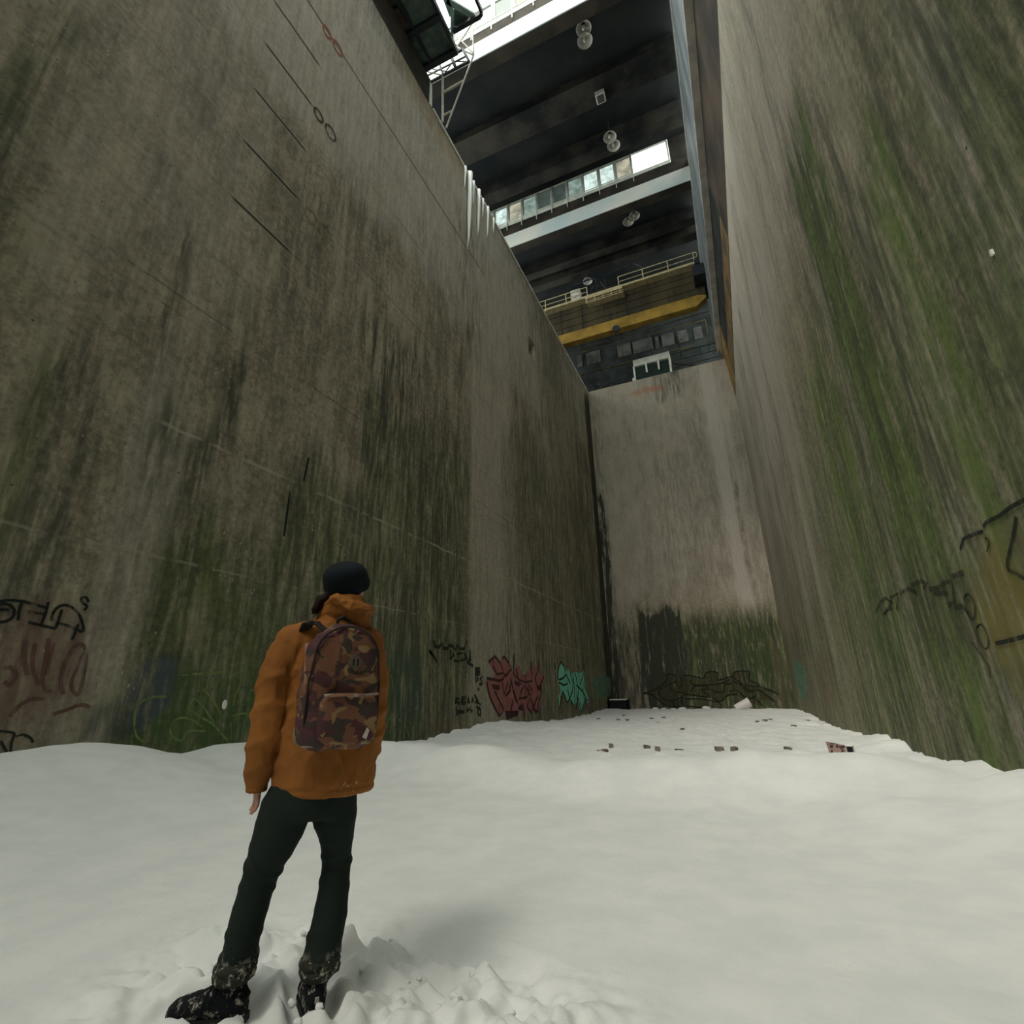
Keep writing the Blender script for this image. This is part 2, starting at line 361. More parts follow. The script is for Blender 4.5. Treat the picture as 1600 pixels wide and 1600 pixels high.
def stain_light_left(S, Z):
    q = Stains(S, Z, lambda u, v: (lambda p: (p.y, p.z))(onX(u, v))); q.vrow = vrow_for('x', -8.4); b = q.band
    P = q.P
    q.st[:, 0] = .30*sstep(9, 1.5, Z)+.10; q.st[:, 1] = .22+.35*sstep(.5, .7, fbm(P*[.35, .2, 1], 4, 21))
    q.st[:, 2] = .25*sstep(15, 22, Z)*sstep(3, 8, S)  # brighter light high on the wall painted as pale, here and below
    q.rect(3.0, 9.5, 15.6, 24, 2, .95, .8, 1.0); q.rect(9.5, 24, 16.0, 23, 2, .9, 1., 1.); q.rect(2.5, 5.2, 9, 17, 2, .4, .8, 2.)
    b(700, 738, 800, 330, 1110, 2, .75, .5); b(900, 155, 232, 640, 1130, 2, .55, .25); b(60, 215, 330, -60, 330, 2, .35, .4)
    b(700, 835, 880, 560, 900, 2, .25, .6); b(520, 745, 760, 330, 600, 2, .7, .2, .6)
    b(620, 560, 650, 530, 720, 1, .9, .4); b(760, 0, 120, 560, 1050, 1, .75, .25); b(760, 210, 330, 700, 900, 1, .9, .3)
    b(300, 185, 300, 250, 560, 1, .35, .4); b(430, 260, 285, 400, 560, 1, .8, .15); b(560, 360, 390, 560, 690, 1, .9, .15, .6)
    b(850, 560, 720, 640, 1140, 1, .75, .5); b(850, 440, 560, 760, 1100, 1, .6, .4); b(900, 230, 330, 820, 1100, 1, .55, .3)
    b(520, 640, 735, 420, 720, 1, .45, .6); b(700, 800, 830, 560, 1000, 1, .45, .5); b(900, 820, 925, 740, 1110, 1, .6, .6)
    b(900, 936, 952, 640, 1120, 1, 1.8, .5); b(900, 915, 935, 700, 1100, 1, .7, .5)  # darkest strip runs down beside the far corner
    b(140, 40, 72, 40, 330, 1, .9, .1); b(180, 0, 30, 80, 260, 0, .9, .15); b(200, 0, 110, 60, 400, 0, .45, .3); b(760, 0, 40, 560, 900, 0, .8, .2)
    b(850, 560, 730, 700, 1160, 0, .75, .5); b(1000, 220, 420, 880, 1170, 0, 1., .3); b(1000, 420, 720, 850, 1160, 0, .85, .4)
    b(950, 790, 930, 760, 1110, 0, .55, .5); b(700, 860, 905, 560, 900, 0, .35, .5); b(900, 730, 790, 850, 1110, 0, .2, .5)
    q.rect(8, 36, 23., 24.2, 1, .5, 1, .4)
    q.st[:, 1] *= 1-.75*np.exp(-((S-5.0)/.5)**2)*sstep(6, 3, Z)
    # joint lines: lift marks near y 5..6.6 and long runs higher up
    ln = .12+0*S; ln = np.maximum(ln, (S > 5.1)*(S < 6.6)*(Z > 10)*1.); ln = np.maximum(ln, (Z > 19.2)*(Z < 20)*(S > 5)*(S < 17)*.8)
    ln = np.maximum(ln, (Z > 12)*(Z < 17)*(S > 9)*(S < 15)*.35*(vn(P*[.9, 3, 1], 5) > .5)); q.st[:, 3] = ln*(Z > 7)
    # faded old paint
    q.tint(35, 1040, .75, .85, (.17, .085, .075), .55); q.tint(110, 1050, .4, .7, (.19, .105, .085), .4)
    q.tint(245, 1080, .35, .55, (.055, .075, .11), .8, .12); q.tint(190, 1125, .4, .3, (.05, .065, .06), .7, .15)
    q.tint(330, 1110, 1.3, .75, (.055, .105, .035), .7); q.tint(690, 1130, .8, .3, (.16, .10, .07), .4); q.tint(632, 1075, 1.0, 1.2, (.05, .085, .06), .6)
    q.tint(580, 1100, 1.2, 1.2, (.055, .10, .04), .6)
    q.tint(715, 255, 4, 1.2, (.42, .31, .18), .4); q.tint(752, 330, 2.2, 2.0, (.52, .50, .44), .45)
    return q.st, q.pa
def stain_light_right(S, Z):
    q = Stains(S, Z, lambda u, v: (lambda p: (p.y, p.z))(onX(u, v, 2.29))); q.vrow = vrow_for('x', 2.29); b = q.band
    P = q.P
    q.st[:, 0] = .62*sstep(12, 4, Z)*sstep(18, 12, S)+.15*sstep(12, 3, Z)+.08; q.st[:, 1] = .20+.3*sstep(.5, .7, fbm(P*[.5, .2, 1], 4, 33))
    q.st[:, 2] = .85*sstep(8, 13, Z)*sstep(5, 8, S)+.6*sstep(12, 17, S)*sstep(3, 9, Z)  # upper wall painted paler to stand for light it hardly receives
    # vertical runs by y, each with its own top and foot
    for y0, y1, z0, z1, ch, k in [(2.5, 3.9, -1, 9, 0, .85), (3.0, 4.2, 2, 12, 1, .75), (3.9, 4.4, 3.2, 6.0, 2, .65), (4.3, 4.7, 1.2, 5.0, 2, .3), (4.5, 5.3, -1, 7.2, 1, .6),
                                  (5.2, 6.2, 1.5, 6.6, 0, 1.), (6.3, 7.0, 0, 8.6, 1, .75), (7.4, 8.9, 1.0, 9.8, 0, 1.35), (5.9, 6.2, 3, 9.5, 2, .5), (9.0, 9.25, 2, 9, 2, .5), (6.6, 6.8, 1, 8, 2, .45), (8.0, 8.3, 2, 10.5, 1, .8), (9.3, 9.8, 3, 11, 1, .65),
                                  (10.1, 11.8, 1.0, 7.0, 0, 1.1), (12.0, 12.6, 4, 15, 1, .4), (12.2, 14.6, 0, 5.0, 0, .8), (14.8, 15.4, 6, 14, 2, .8), (16.6, 17.4, 3, 18, 2, .8), (18, 19, 7, 18, 1, .55),
                                  (20, 21.5, 3, 18, 2, .6), (22, 23.5, 2, 18, 1, .6), (26, 29, 3, 19, 1, .6), (10.2, 10.9, 9, 19, 1, .45), (8.6, 9.2, 11, 20, 1, .5), (13, 36, -1, 3.2, 0, .6), (7.5, 14, -1, 2.2, 1, .5)]:
        q.rect(y0, y1, z0, z1, ch, k, .45 if ch == 0 else .25, 1.8)
    q.st[:, 3] = 0
    q.tint(1240, 950, 2.5, 1.2, (.20, .12, .08), .35); q.tint(1290, 1060, 2.2, .9, (.15, .09, .06), .5)
    q.tint(1560, 950, .75, .55, (.20, .165, .045), .8, .5); q.tint(1590, 860, .35, .3, (.16, .12, .07), .5); q.tint(1530, 920, .25, .5, (.14, .16, .04), .6, .6); q.tint(1590, 1030, .5, .3, (.17, .14, .045), .6)
    q.tint(1480, 960, 1.6, .45, (.055, .050, .035), .5)
    return q.st, q.pa
def stain_far(S, Z):
    q = Stains(S, Z, lambda u, v: (lambda p: (p.x, p.z))(onY(u, v))); q.vrow = vrow_for('y', 36.)
    P = q.P
    q.st[:, 2] = .55*sstep(5.5, 9, Z); q.st[:, 0] = 1.15*sstep(6.6, 4.6, Z)*sstep(-5.6, -3.0, S)+.15*sstep(8, 3, Z); q.st[:, 1] = .12+.8*sstep(6.4, 4.6, Z)
    for a, b, z0, z1, ch, k in [(-4, .2, 8, 17, 1, .40), (-1.4, -.3, 17, 20, 1, .45), (.2, 1.0, 6.5, 24, 2, 1.5), (1.35, 1.6, 6.5, 20, 2, .8), (1.15, 1.3, 7, 15, 1, .7), (-8.4, -7.7, 5, 22, 1, .5), (-8.4, -7.9, 0, 15, 1, 1.2),
                                (-8.4, -5.2, -1, 4.8, 1, .35), (-6.2, -3.6, 0, 6.0, 1, 1.25), (1.75, 2.29, 5, 20, 1, .35), (-3.2, -1.2, 22.5, 24.3, 1, .8)]:
        q.rect(a, b, z0, z1, ch, k, .25, 1.2)
    q.tint(1010, 610, 1.4, .25, (.45, .17, .06), .6); q.tint(985, 1060, .9, 1.4, (.07, .05, .045), .5); q.tint(1215, 1050, .5, 2.0, (.13, .10, .06), .5); q.tint(1185, 1040, 1.0, 2.5, (.045, .075, .028), .7)
    q.st[:, 3] = 0
    return q.st, q.pa
M['wl'] = wall_mat('stained_concrete_left'); M['wr'] = wall_mat('mossy_concrete_right', moss=(0.072, 0.125, 0.026), lines=False, specks=.25)
M['wf'] = wall_mat('stained_concrete_far', hi=(.46, .40, .31), lo=(.22, .185, .135), lines=False, specks=.1)
ZT_L = 22.9+H; ZT_R = 19.75+H; ZT_F = 23.1+H
hc = onX(830, 545)
wall_left = grid_wall('wall_left', 'x', -8.4, -17, 37, -.6, ZT_L, 1.2, .14, M['wl'], stain_light_left, 'tall stained concrete pit wall on the left', hole=(22.5, 23.5, 19.0, 20.2))
wall_right = grid_wall('wall_right', 'x', 2.29, -17, 37, -.6, ZT_R, 1.2, .14, M['wr'], stain_light_right, 'tall mossy green concrete pit wall on the right')
wall_far = grid_wall('wall_far', 'y', 36., -9.5, 2.29, -.6, ZT_F, 1.0, .12, M['wf'], stain_far, 'tall pale concrete end wall of the pit')
for w_ in (wall_left, wall_right, wall_far): pass

# parapet above the near part of the left wall, and coping edge of the rest
o = MB().box((-9.4, -14, ZT_L), (-8.42, 12.2, ZT_L+1.6)).build('trim_1', M['soffit']); setp(o, 'brown concrete upstand on top of the left pit wall', 'trim', kind='structure')
o = MB().box((-8.62, 12.2, ZT_L), (-8.34, 37, ZT_L+.10)).build('trim_2', M['flange']); setp(o, 'thin pale steel coping strip on the left wall edge', 'trim', kind='structure')
o = MB().box((-9.6, -18, -.6), (3.4, -17, 20)).build('wall_light_block', M['light_block']); setp(o, 'concrete wall added unseen behind the camera to cut light on the near snow', 'wall', kind='structure')  # added out of view to dim the near snow and the person

# ------------------------------------------------------------------ snow floor
LPR = [(0,1180),(35,1175),(80,1167),(130,1162),(175,1162),(210,1164),(245,1173),(285,1176),(310,1170),(335,1163),(390,1160),(480,1161),(560,1164),(600,1163),(620,1161),(640,1157),(665,1157),(690,1147),(720,1140),(760,1128),(795,1129),(840,1129),(880,1125),(915,1117),(946,1108)]
RPR = [(1246,1109),(1268,1117),(1295,1133),(1318,1143),(1340,1147),(1362,1152),(1380,1150),(1392,1158),(1403,1163),(1407,1157),(1422,1168),(1438,1181),(1455,1184),(1475,1184),(1487,1193),(1500,1189),(1520,1195),(1535,1191),(1560,1203),(1582,1213),(1592,1206),(1600,1204)]
lp = [onX(*p) for p in LPR]; rp = [onX(*p, 2.29) for p in RPR]
lp = sorted([(p.y, p.z) for p in lp]); rp = sorted([(p.y, p.z) for p in rp])
def snow_z(X, Y):
    P = np.stack([X, Y, X*0], -1)
    zl = np.interp(Y, [a for a, b in lp], [b for a, b in lp]); zr = np.interp(Y, [a for a, b in rp], [b for a, b in rp])
    dl = np.maximum(X+8.4, 0); dr = np.maximum(2.29-X, 0)
    h = np.maximum(zl, 0)*np.exp(-(dl/1.9)**1.7)+np.minimum(zl, 0)*np.exp(-(dl/1.)**2)
    h = h+zr*np.exp(-(dr/(.55+.02*Y))**1.3)*(1+.0*X)
    far = sstep(7.6, 9.5, Y)
    yr = 7.35+.35*np.sin(X*.9)+.5*(fbm(P*.5, 3, 4)-.5)-.10*X*.3
    s = Y-yr; h = h+.36*np.exp(-np.where(s < 0, (s/.55)**2, (s/1.3)**2))*sstep(-8, -5.5, X)*sstep(2.2, 1.0, X)*(.5+fbm(P*.8, 3, 6))
    y2 = 10.2+.4*np.sin(X*.7+1); h = h+.10*np.exp(-((Y-y2)/.7)**2)*sstep(3, 0, X)*fbm(P*.7, 2, 12)*1.5
    rough = (fbm(P*[1.6, 2.4, 1], 5, 8)-.5)
    h = h+rough*(.035+.24*far*(1-.4*sstep(20, 36, Y)))
    h = h+.09*(fbm(P*.35, 3, 2)-.5)
    # ploughed slope lumps beside the right wall
    h = h+(fbm(P*3.5, 4, 15)-.5)*.14*np.exp(-(dr/.9)**2)*sstep(4.5, 6.5, Y)+.16*np.exp(-((dr-1.3)/.7)**2)*sstep(5., 6.2, Y)*sstep(9, 7, Y)*(fbm(P*1.2, 3, 19)-.2)
    # trodden snow round the boots
    def blobm(cx, cy, rx, ry, rot=0.):
        c, s_ = math.cos(rot), math.sin(rot); dx = X-cx; dy = Y-cy; a = (dx*c+dy*s_)/rx; b = (-dx*s_+dy*c)/ry; return np.exp(-(a*a+b*b))
    w = np.clip(blobm(-2.05, 1.95, .60, .42, .3)+blobm(-1.35, 2.15, .65, .33, .25)+blobm(-1.75, 2.35, .5, .35)+.8*blobm(-2.5, 2.2, .35, .25)+.9*blobm(-.95, 2.3, .35, .16, -.1), 0, 1)
    lump = fbm(P*6., 4, 31)-.47; lump2 = 1-np.abs(fbm(P*4., 3, 37)-.5)*4
    h = h+w*(lump*.20+.022*lump2-.012+(fbm(P*13., 3, 41)-.5)*.12)
    for cx, cy, rx, ry, d in [(-1.60, 2.55, .26, .14, .09), (-1.25, 2.62, .22, .12, .05), (-1.30, 2.20, .16, .10, .05), (-1.02, 2.30, .13, .09, .04)]:
        h = h-d*blobm(cx, cy, rx, ry, -.3)
    for cx, cy, rx, ry, d in [(-1.42, 2.06, .17, .10, .065), (-1.62, 1.86, .16, .09, .04), (-1.16, 2.22, .20, .07, .04), (-2.42, 2.30, .20, .09, .05), (-1.98, 2.42, .14, .08, .055), (-1.68, 2.40, .12, .06, .05), (-.85, 2.35, .2, .07, .03)]:
        h = h+d*blobm(cx, cy, rx, ry, .2)
    return h
BOOTS = []
def axis_coords(a, b, lo, hi, fine, coarse):
    c = [a]
    while c[-1] < b:
        x = c[-1]; d = max(lo-x, x-hi, 0); c.append(x+min(fine+d*.045, coarse))
    c[-1] = b; return np.array(c)
XS = axis_coords(-8.6, 2.45, -2.9, -.5, .016, .10); YS = axis_coords(-17, 36.3, 1.4, 3.1, .016, .14)
XX, YY = np.meshgrid(XS, YS, indexing='ij'); ZZ = snow_z(XX.ravel(), YY.ravel())
O_P = np.array([-1.85, 1.98, 0.]); AP = math.radians(45)
def p2w(x, f, z=0.):
    x = x*.925+.011
    return (O_P[0]+x*math.cos(AP)-f*math.sin(AP), O_P[1]+x*math.sin(AP)+f*math.cos(AP), z)
for (hx, hf, tx, tf) in ((-.20, .06, -.48, .17), (.08, -.12, .07, .18)):
    a = np.array(p2w(hx, hf)[:2]); b = np.array(p2w(tx, tf)[:2]); X = XX.ravel(); Y = YY.ravel(); ab = b-a
    t = np.clip(((X-a[0])*ab[0]+(Y-a[1])*ab[1])/ab.dot(ab), 0, 1); d = np.hypot(X-a[0]-t*ab[0], Y-a[1]-t*ab[1])
    k = sstep(.13, .06, d); ZZ = ZZ*(1-k)+(-.04)*k
nx, ny = len(XS), len(YS)
me = bpy.data.meshes.new('floor'); vs = np.stack([XX.ravel(), YY.ravel(), ZZ], 1)
I = np.arange(nx*ny).reshape(nx, ny); q = np.stack([I[:-1, :-1], I[1:, :-1], I[1:, 1:], I[:-1, 1:]], -1).reshape(-1, 4)
me.from_pydata(vs.tolist(), [], q.tolist()); me.update()
floor = link('floor', me, M['snow'], smooth=True); setp(floor, 'deep trodden snow covering the floor of the pit', 'floor', kind='structure')

def snow_at(x, y): return float(snow_z(np.array([x]), np.array([y]))[0])

# ------------------------------------------------------------------ roof over the far part
XL, XR = -20., 1.62
def S3(x, y, z): return (x, y, z+H)
for k, Y in enumerate((15.9, 27.9)):
    dz = .1 if k == 0 else 0
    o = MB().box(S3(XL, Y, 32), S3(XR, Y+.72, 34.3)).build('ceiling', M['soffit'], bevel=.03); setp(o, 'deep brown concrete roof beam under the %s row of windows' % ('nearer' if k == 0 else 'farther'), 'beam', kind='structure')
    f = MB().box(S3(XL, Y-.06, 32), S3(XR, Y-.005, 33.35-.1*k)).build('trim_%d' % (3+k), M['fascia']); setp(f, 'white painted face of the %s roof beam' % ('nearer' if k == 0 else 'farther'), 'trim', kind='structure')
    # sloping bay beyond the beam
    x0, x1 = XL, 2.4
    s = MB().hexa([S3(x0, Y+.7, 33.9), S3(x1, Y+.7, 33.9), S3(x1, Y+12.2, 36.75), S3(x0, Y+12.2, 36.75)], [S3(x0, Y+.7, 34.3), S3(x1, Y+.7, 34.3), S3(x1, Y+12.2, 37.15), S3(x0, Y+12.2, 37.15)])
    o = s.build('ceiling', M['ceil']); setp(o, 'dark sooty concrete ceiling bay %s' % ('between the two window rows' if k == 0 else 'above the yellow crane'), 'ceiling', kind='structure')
    for (a, b, c) in ([(20.75, 22.4, 34.4), (25.3, 26.2, 34.9)] if k == 0 else [(32.9, 33.6, 34.0), (34.2, 34.9, 33.75)]):
        zc = 33.9+(b-Y-1.3)*2.85/10.9
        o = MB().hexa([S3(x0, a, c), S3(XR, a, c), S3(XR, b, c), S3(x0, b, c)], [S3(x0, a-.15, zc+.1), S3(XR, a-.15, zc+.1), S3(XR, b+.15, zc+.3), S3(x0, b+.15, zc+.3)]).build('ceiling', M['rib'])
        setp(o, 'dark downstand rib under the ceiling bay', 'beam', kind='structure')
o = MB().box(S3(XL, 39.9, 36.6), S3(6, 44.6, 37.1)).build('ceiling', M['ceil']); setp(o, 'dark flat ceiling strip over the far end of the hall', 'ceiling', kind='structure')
o = MB().box(S3(-15.2, -14, 22.9), S3(-14.2, 37, 25.7)).build('wall_runway', M['farwall']); setp(o, 'concrete runway upstand carrying the left end of the crane', 'wall', kind='structure')
o = MB().box(S3(XL, 44, -2), S3(6, 44.6, 38)).build('wall_back', M['farwall']); setp(o, 'dark end wall of the hall beyond the pit', 'wall', kind='structure')
o = MB().box(S3(XL, 37.0, 22.5), S3(6, 44, 23.1)).build('floor_deck', M['farwall']); setp(o, 'dark deck behind the end wall top', 'floor', kind='structure')
o = MB().box(S3(-20, -14, 22.3), S3(-9.6, 37, 22.9)).build('floor_gallery', M['farwall']); setp(o, 'concrete deck beyond the left wall top', 'floor', kind='structure')

# window rows
def window_row(n, Y, xr, seedcols, zb=34.55, zt=36.75, w=1.22):
    root = empty('window_%d' % n, S3(XL+8, Y, zb)); setp(root, 'row of square roof window panes in pale frames, %s' % ('nearest the camera' if n == 1 else 'with one blazing open pane at its right end'), 'window', kind='structure')
    inv = Matrix.Translation(root.location).inverted()
    def pb(name, mb, mat, par=root):
        mb.v = [tuple(inv @ Vector(v)) for v in mb.v]; return mb.build(name, mat, par)
    x = xr; i = 0; fr = MB(); fr.box(S3(XL, Y-.22, zb-.30), S3(xr+.12, Y+.35, zb)); fr.box(S3(XL, Y-.02, zt-.02), S3(xr+.12, Y+.12, zt+.12)); fr.box(S3(xr, Y, zb), S3(xr+.12, Y+.1, zt))
    while x > -15:
        ww = w*2 if (i == 0 and n == 2) else w
        if not (i == 0 and n == 2):
            g = MB().box(S3(x-ww+.1, Y+.05, zb+.12), S3(x-.1, Y+.062, zt-.12)); pb('pane', g, GL[seedcols[i % len(seedcols)]])
            fr.box(S3(x-ww+.02, Y, zb), S3(x-ww+.12, Y+.1, zt)); fr.box(S3(x-.12, Y, zb), S3(x-.02, Y+.1, zt)); fr.box(S3(x-ww+.1, Y, zb), S3(x-.1, Y+.1, zb+.12)); fr.box(S3(x-ww+.1, Y, zt-.12), S3(x-.1, Y+.1, zt))
        fr.box(S3(x-ww-.035, Y-.04, zb-.1), S3(x-ww+.035, Y+.1, zt+.03))
        x -= ww; i += 1
    pb('window_frame', fr, M['whitesteel'])
    # inspection rail on brackets in front of the panes
    r = MB(); x = xr-2*w; j = 0
    while x > -15:
        r.bar(S3(x, Y-.26, zb-.75), S3(x, Y-.26, zb+.75), .055); x -= w
    r.bar(S3(-15, Y-.26, zb+.05), S3(xr-2*w, Y-.26, zb+.05), .05)
    pb('railing', r, M['whitesteel'])
    return root
window_row(1, 16.1, 1.2, [0, 2, 2, 0, 2, 3])
window_row(2, 28.1, .42, [0, 3, 2, 2, 0, 1, 1, 0, 3, 2])
for n, Y, x0 in ((1, 16.1, 1.34), (2, 28.1, .56)):
    o = MB().box(S3(x0, Y, 34.3), S3(2.4, Y+.3, 37.1)).build('wall_window_end', M['soffit']); setp(o, 'dark wall piece at the right end of the %s window row' % ('nearer' if n == 1 else 'farther'), 'wall', kind='structure')

# right-hand crane runway: ochre corbel, pale flange, grey panels
P_ = [(2.30, 19.75), (3.4, 19.75), (3.4, 24.2), (1.95, 24.0)]
def prism_y(poly, y0, y1): 
    n = len(poly); mb = MB(); mb.add([S3(x, y0, z) for x, z in poly]+[S3(x, y1, z) for x, z in poly], [tuple(range(n))[::-1], tuple(range(n, 2*n))]+[(i, (i+1) % n, n+(i+1) % n, n+i) for i in range(n)]); return mb
o = prism_y(P_, -14, 21.2).build('wall_corbel', M['brown']); setp(o, 'sooty brown corbel above the right pit wall', 'wall', kind='structure')
o = prism_y([(2.27, 19.75), (3.4, 19.75), (3.4, 21.5), (2.15, 21.5)], 21.2, 33.0).build('wall_corbel', M['ochre_dark']); setp(o, 'flaking ochre corbel above the far end of the right pit wall', 'wall', kind='structure')
o = prism_y([(2.17, 21.5), (3.4, 21.5), (3.4, 24.2), (1.98, 23.95)], 21.2, 33.0).build('wall_corbel', M['farwall']); setp(o, 'dark upper part of the corbel above the right pit wall', 'wall', kind='structure')
o = prism_y([(2.27, 19.75), (3.4, 19.75), (3.4, 24.2), (1.98, 23.9)], 33.0, 36.6).build('wall_corbel', M['ochre']); setp(o, 'bright ochre corner piece beside the top of the end wall', 'wall', kind='structure')
o = MB().box(S3(1.62, -14, 24), S3(1.96, 36.5, 24.12)).build('trim_5', M['flange']); setp(o, 'pale underside flange of the right runway girder', 'trim', kind='structure')
o = MB().box(S3(1.62, -14, 24.12), S3(2.2, 36.5, 33.9)).build('wall_side', M['panel']); setp(o, 'grey steel panelled side wall above the right runway', 'wall', kind='structure')
o = MB().box(S3(1.56, -14, 31.9), S3(1.62, 36.5, 32.02)).build('trim_6', M['whitesteel']); setp(o, 'thin white rail along the grey side wall', 'trim', kind='structure')

# ceiling lamps in pairs
def make_lamp():
    root = empty('ceiling_lamp')
    s = MB(); s.loft([((0,0,0), .40, .40), ((0,0,.02), .41, .41), ((0,0,.16), .34, .34), ((0,0,.30), .18, .18), ((0,0,.42), .10, .10)], 24, False)
    s.loft([((0,0,0), .40, .40), ((0,0,.14), .33, .33), ((0,0,.27), .16, .16)], 24, False).build('lamp_shade', M['enamel'], root, True)
    MB().ell((0, 0, .10), (.10, .10, .15)).build('bulb', M['bulb'], root, True)
    MB().tube([(0, 0, .4), (0, 0, 1.5)], .03).build('stem', M['darksteel'], root)
    return root
def copy_tree(o, parent=None):
    c = o.copy(); COL.objects.link(c)
    if parent: c.parent = parent
    for ch in list(o.children): copy_tree(ch, c)
    return c
L0 = make_lamp(); first = True
for pos, lab in [((912,45), 'upper one of the pair by the first white beam'), ((914,64), 'lower one of the pair by the first white beam'),
                 ((953,215), 'upper lamp of the pair above the row of windows'), ((959,228), 'lower lamp of the pair above the row of windows'),
                 ((991,338), 'right lamp of the pair between second white beam and crane'), ((982,347), 'left lamp of the pair between second white beam and crane'), ((918,440), 'single dim lamp above the crane walkway')]:
    l = L0 if first else copy_tree(L0); first = False
    p = onZ(*pos, 33.2+H); l.location = p
    setp(l, 'round enamel dome ceiling lamp, '+lab, 'lamp', 'round dome lamps under the roof')
p = onZ(938, 150, 34.3+H)
b = empty('junction_box', p); setp(b, 'small pale metal box fixed under the dark ceiling rib', 'box')
MB().box((-.28, -.30, -.25), (.28, .30, .1)).build('housing', M['enamel'], b, bevel=.03); MB().box((-.2, -.22, -.28), (.2, .22, -.25)).build('cover', M['farpanel'], b)

# ------------------------------------------------------------------ bridge crane
cr = empty('bridge_crane', S3(-3.5, 33, 25.7)); setp(cr, 'yellow overhead bridge crane with a brown girder and walkway spanning the pit', 'crane')
cinv = Matrix.Translation(cr.location).inverted()
def cb(name, mb, mat, par=None, **k):
    mb.v = [tuple(cinv @ Vector(v)) for v in mb.v]; return mb.build(name, mat, par or cr, **k)
cb('main_girder', MB().box(S3(-14, 33.05, 26.9), S3(1.45, 34.0, 29.3)), M['crane_brown'], bevel=.03)
g = MB()
for z in (27.5, 28.2, 28.8): g.box(S3(-14, 33.0, z), S3(1.45, 33.06, z+.06))
for i in range(9): g.box(S3(-13+i*1.75, 33.0, 26.9), S3(-12.94+i*1.75, 33.05, 29.3))
cb('girder_stiffeners', g, M['crane_brown'])
yp = [(-14, 26.62), (.9, 26.62), (1.42, 26.45), (1.42, 26.25), (.7, 25.72), (-14, 25.72)]
mb = MB(); n = len(yp); mb.add([S3(x, 32.6, z) for x, z in yp]+[S3(x, 33.2, z) for x, z in yp], [tuple(range(n)), tuple(range(n, 2*n))[::-1]]+[(i, n+i, n+(i+1) % n, (i+1) % n) for i in range(n)])
cb('yellow_girder', mb, M['yellow'], bevel=.02)
cb('hoist_hook_plate', MB().tube([S3(-5.1, 32.55, 25.75), S3(-5.1, 32.7, 25.75)], .28, 16), M['darksteel'])
w = MB().box(S3(-14, 32.45, 29.3), S3(-7.0, 33.3, 29.36)).box(S3(-4.5, 32.45, 29.3), S3(1.35, 33.3, 29.36)); w.box(S3(-14, 32.42, 29.28), S3(-7.0, 32.46, 29.46)); w.box(S3(-4.5, 32.42, 29.28), S3(1.35, 32.46, 29.46))
cb('walkway', w, M['cream'])
pf = MB().box(S3(-7.1, 32.0, 28.75), S3(-4.2, 33.2, 28.82)); pf.box(S3(-7.1, 31.95, 28.72), S3(-4.2, 32.0, 29.05))
for i in range(5): pf.bar(S3(-7.0+i*.65, 31.97, 28.3), S3(-7.0+i*.65, 31.97, 28.75), .05)
pf.bar(S3(-7.1, 31.97, 28.35), S3(-4.2, 31.97, 28.35), .05); pf.bar(S3(-7.1, 31.97, 28.5), S3(-4.2, 31.97, 28.55), .04)
cb('maintenance_platform', pf, M['cream'])
def rail(xa, xb, y, z, hgt, step, mid=True):
    m = MB(); nn = max(1, round((xb-xa)/step))
    for i in range(nn+1): x = xa+(xb-xa)*i/nn; m.bar(S3(x, y, z-.12), S3(x, y, z+hgt), .07)
    m.tube([S3(xa, y, z+hgt), S3(xb, y, z+hgt)], .035); m.tube([S3(xa, y, z+hgt*.52), S3(xb, y, z+hgt*.52)], .03); return m
m = rail(-4.5, 1.05, 32.44, 29.3, 1.0, 1.85); m.tube([S3(1.05, 32.44, 30.3), S3(1.25, 32.44, 30.25), S3(1.3, 32.44, 30.05), S3(1.28, 32.44, 29.85), S3(1.05, 32.44, 29.82)], .035)
cb('handrail', m, M['cream']); cb('handrail', rail(-14, -7.0, 32.44, 29.3, 1.0, 1.75), M['cream'])
m = MB(); m.tube([S3(-9.6, 32.9, 29.4), S3(-8.7, 32.9, 31.0), S3(-8.2, 32.9, 31.35), S3(-6.4, 32.9, 31.35), S3(-6.3, 32.9, 31.2), S3(-6.3, 32.9, 29.5)], .05)
m.tube([S3(-5.6, 32.9, 29.2), S3(-5.6, 32.9, 31.3), S3(-3.2, 32.9, 31.5), S3(-2.6, 32.9, 30.9)], .05)
m.tube([S3(-7.2, 32.6, 29.0), S3(-6.5, 32.6, 30.4)], .05); m.tube([S3(-5.5, 32.6, 29.6), S3(-5.9, 32.6, 30.6)], .05)
cb('access_frame', m, M['darksteel'])
cb('motor_housing', MB().box(S3(-8.4, 32.6, 29.4), S3(-7.6, 33.1, 30.6)), M['enamel'], bevel=.05)
m = MB().box(S3(.8, 31.7, 27.6), S3(1.61, 34.6, 28.5)); m.box(S3(1.0, 31.6, 28.5), S3(1.4, 31.9, 28.9))
cb('end_carriage', m, M['darksteel'], bevel=.05)
cb('end_carriage', MB().box(S3(-14.9, 31.7, 25.71), S3(-13.9, 34.6, 28.5)), M['darksteel'], bevel=.05)
cb('cable_conduit', MB().tube([S3(-14, 33.0, 25.1), S3(1.4, 33.0, 25.3)], .04), M['crane_brown'])

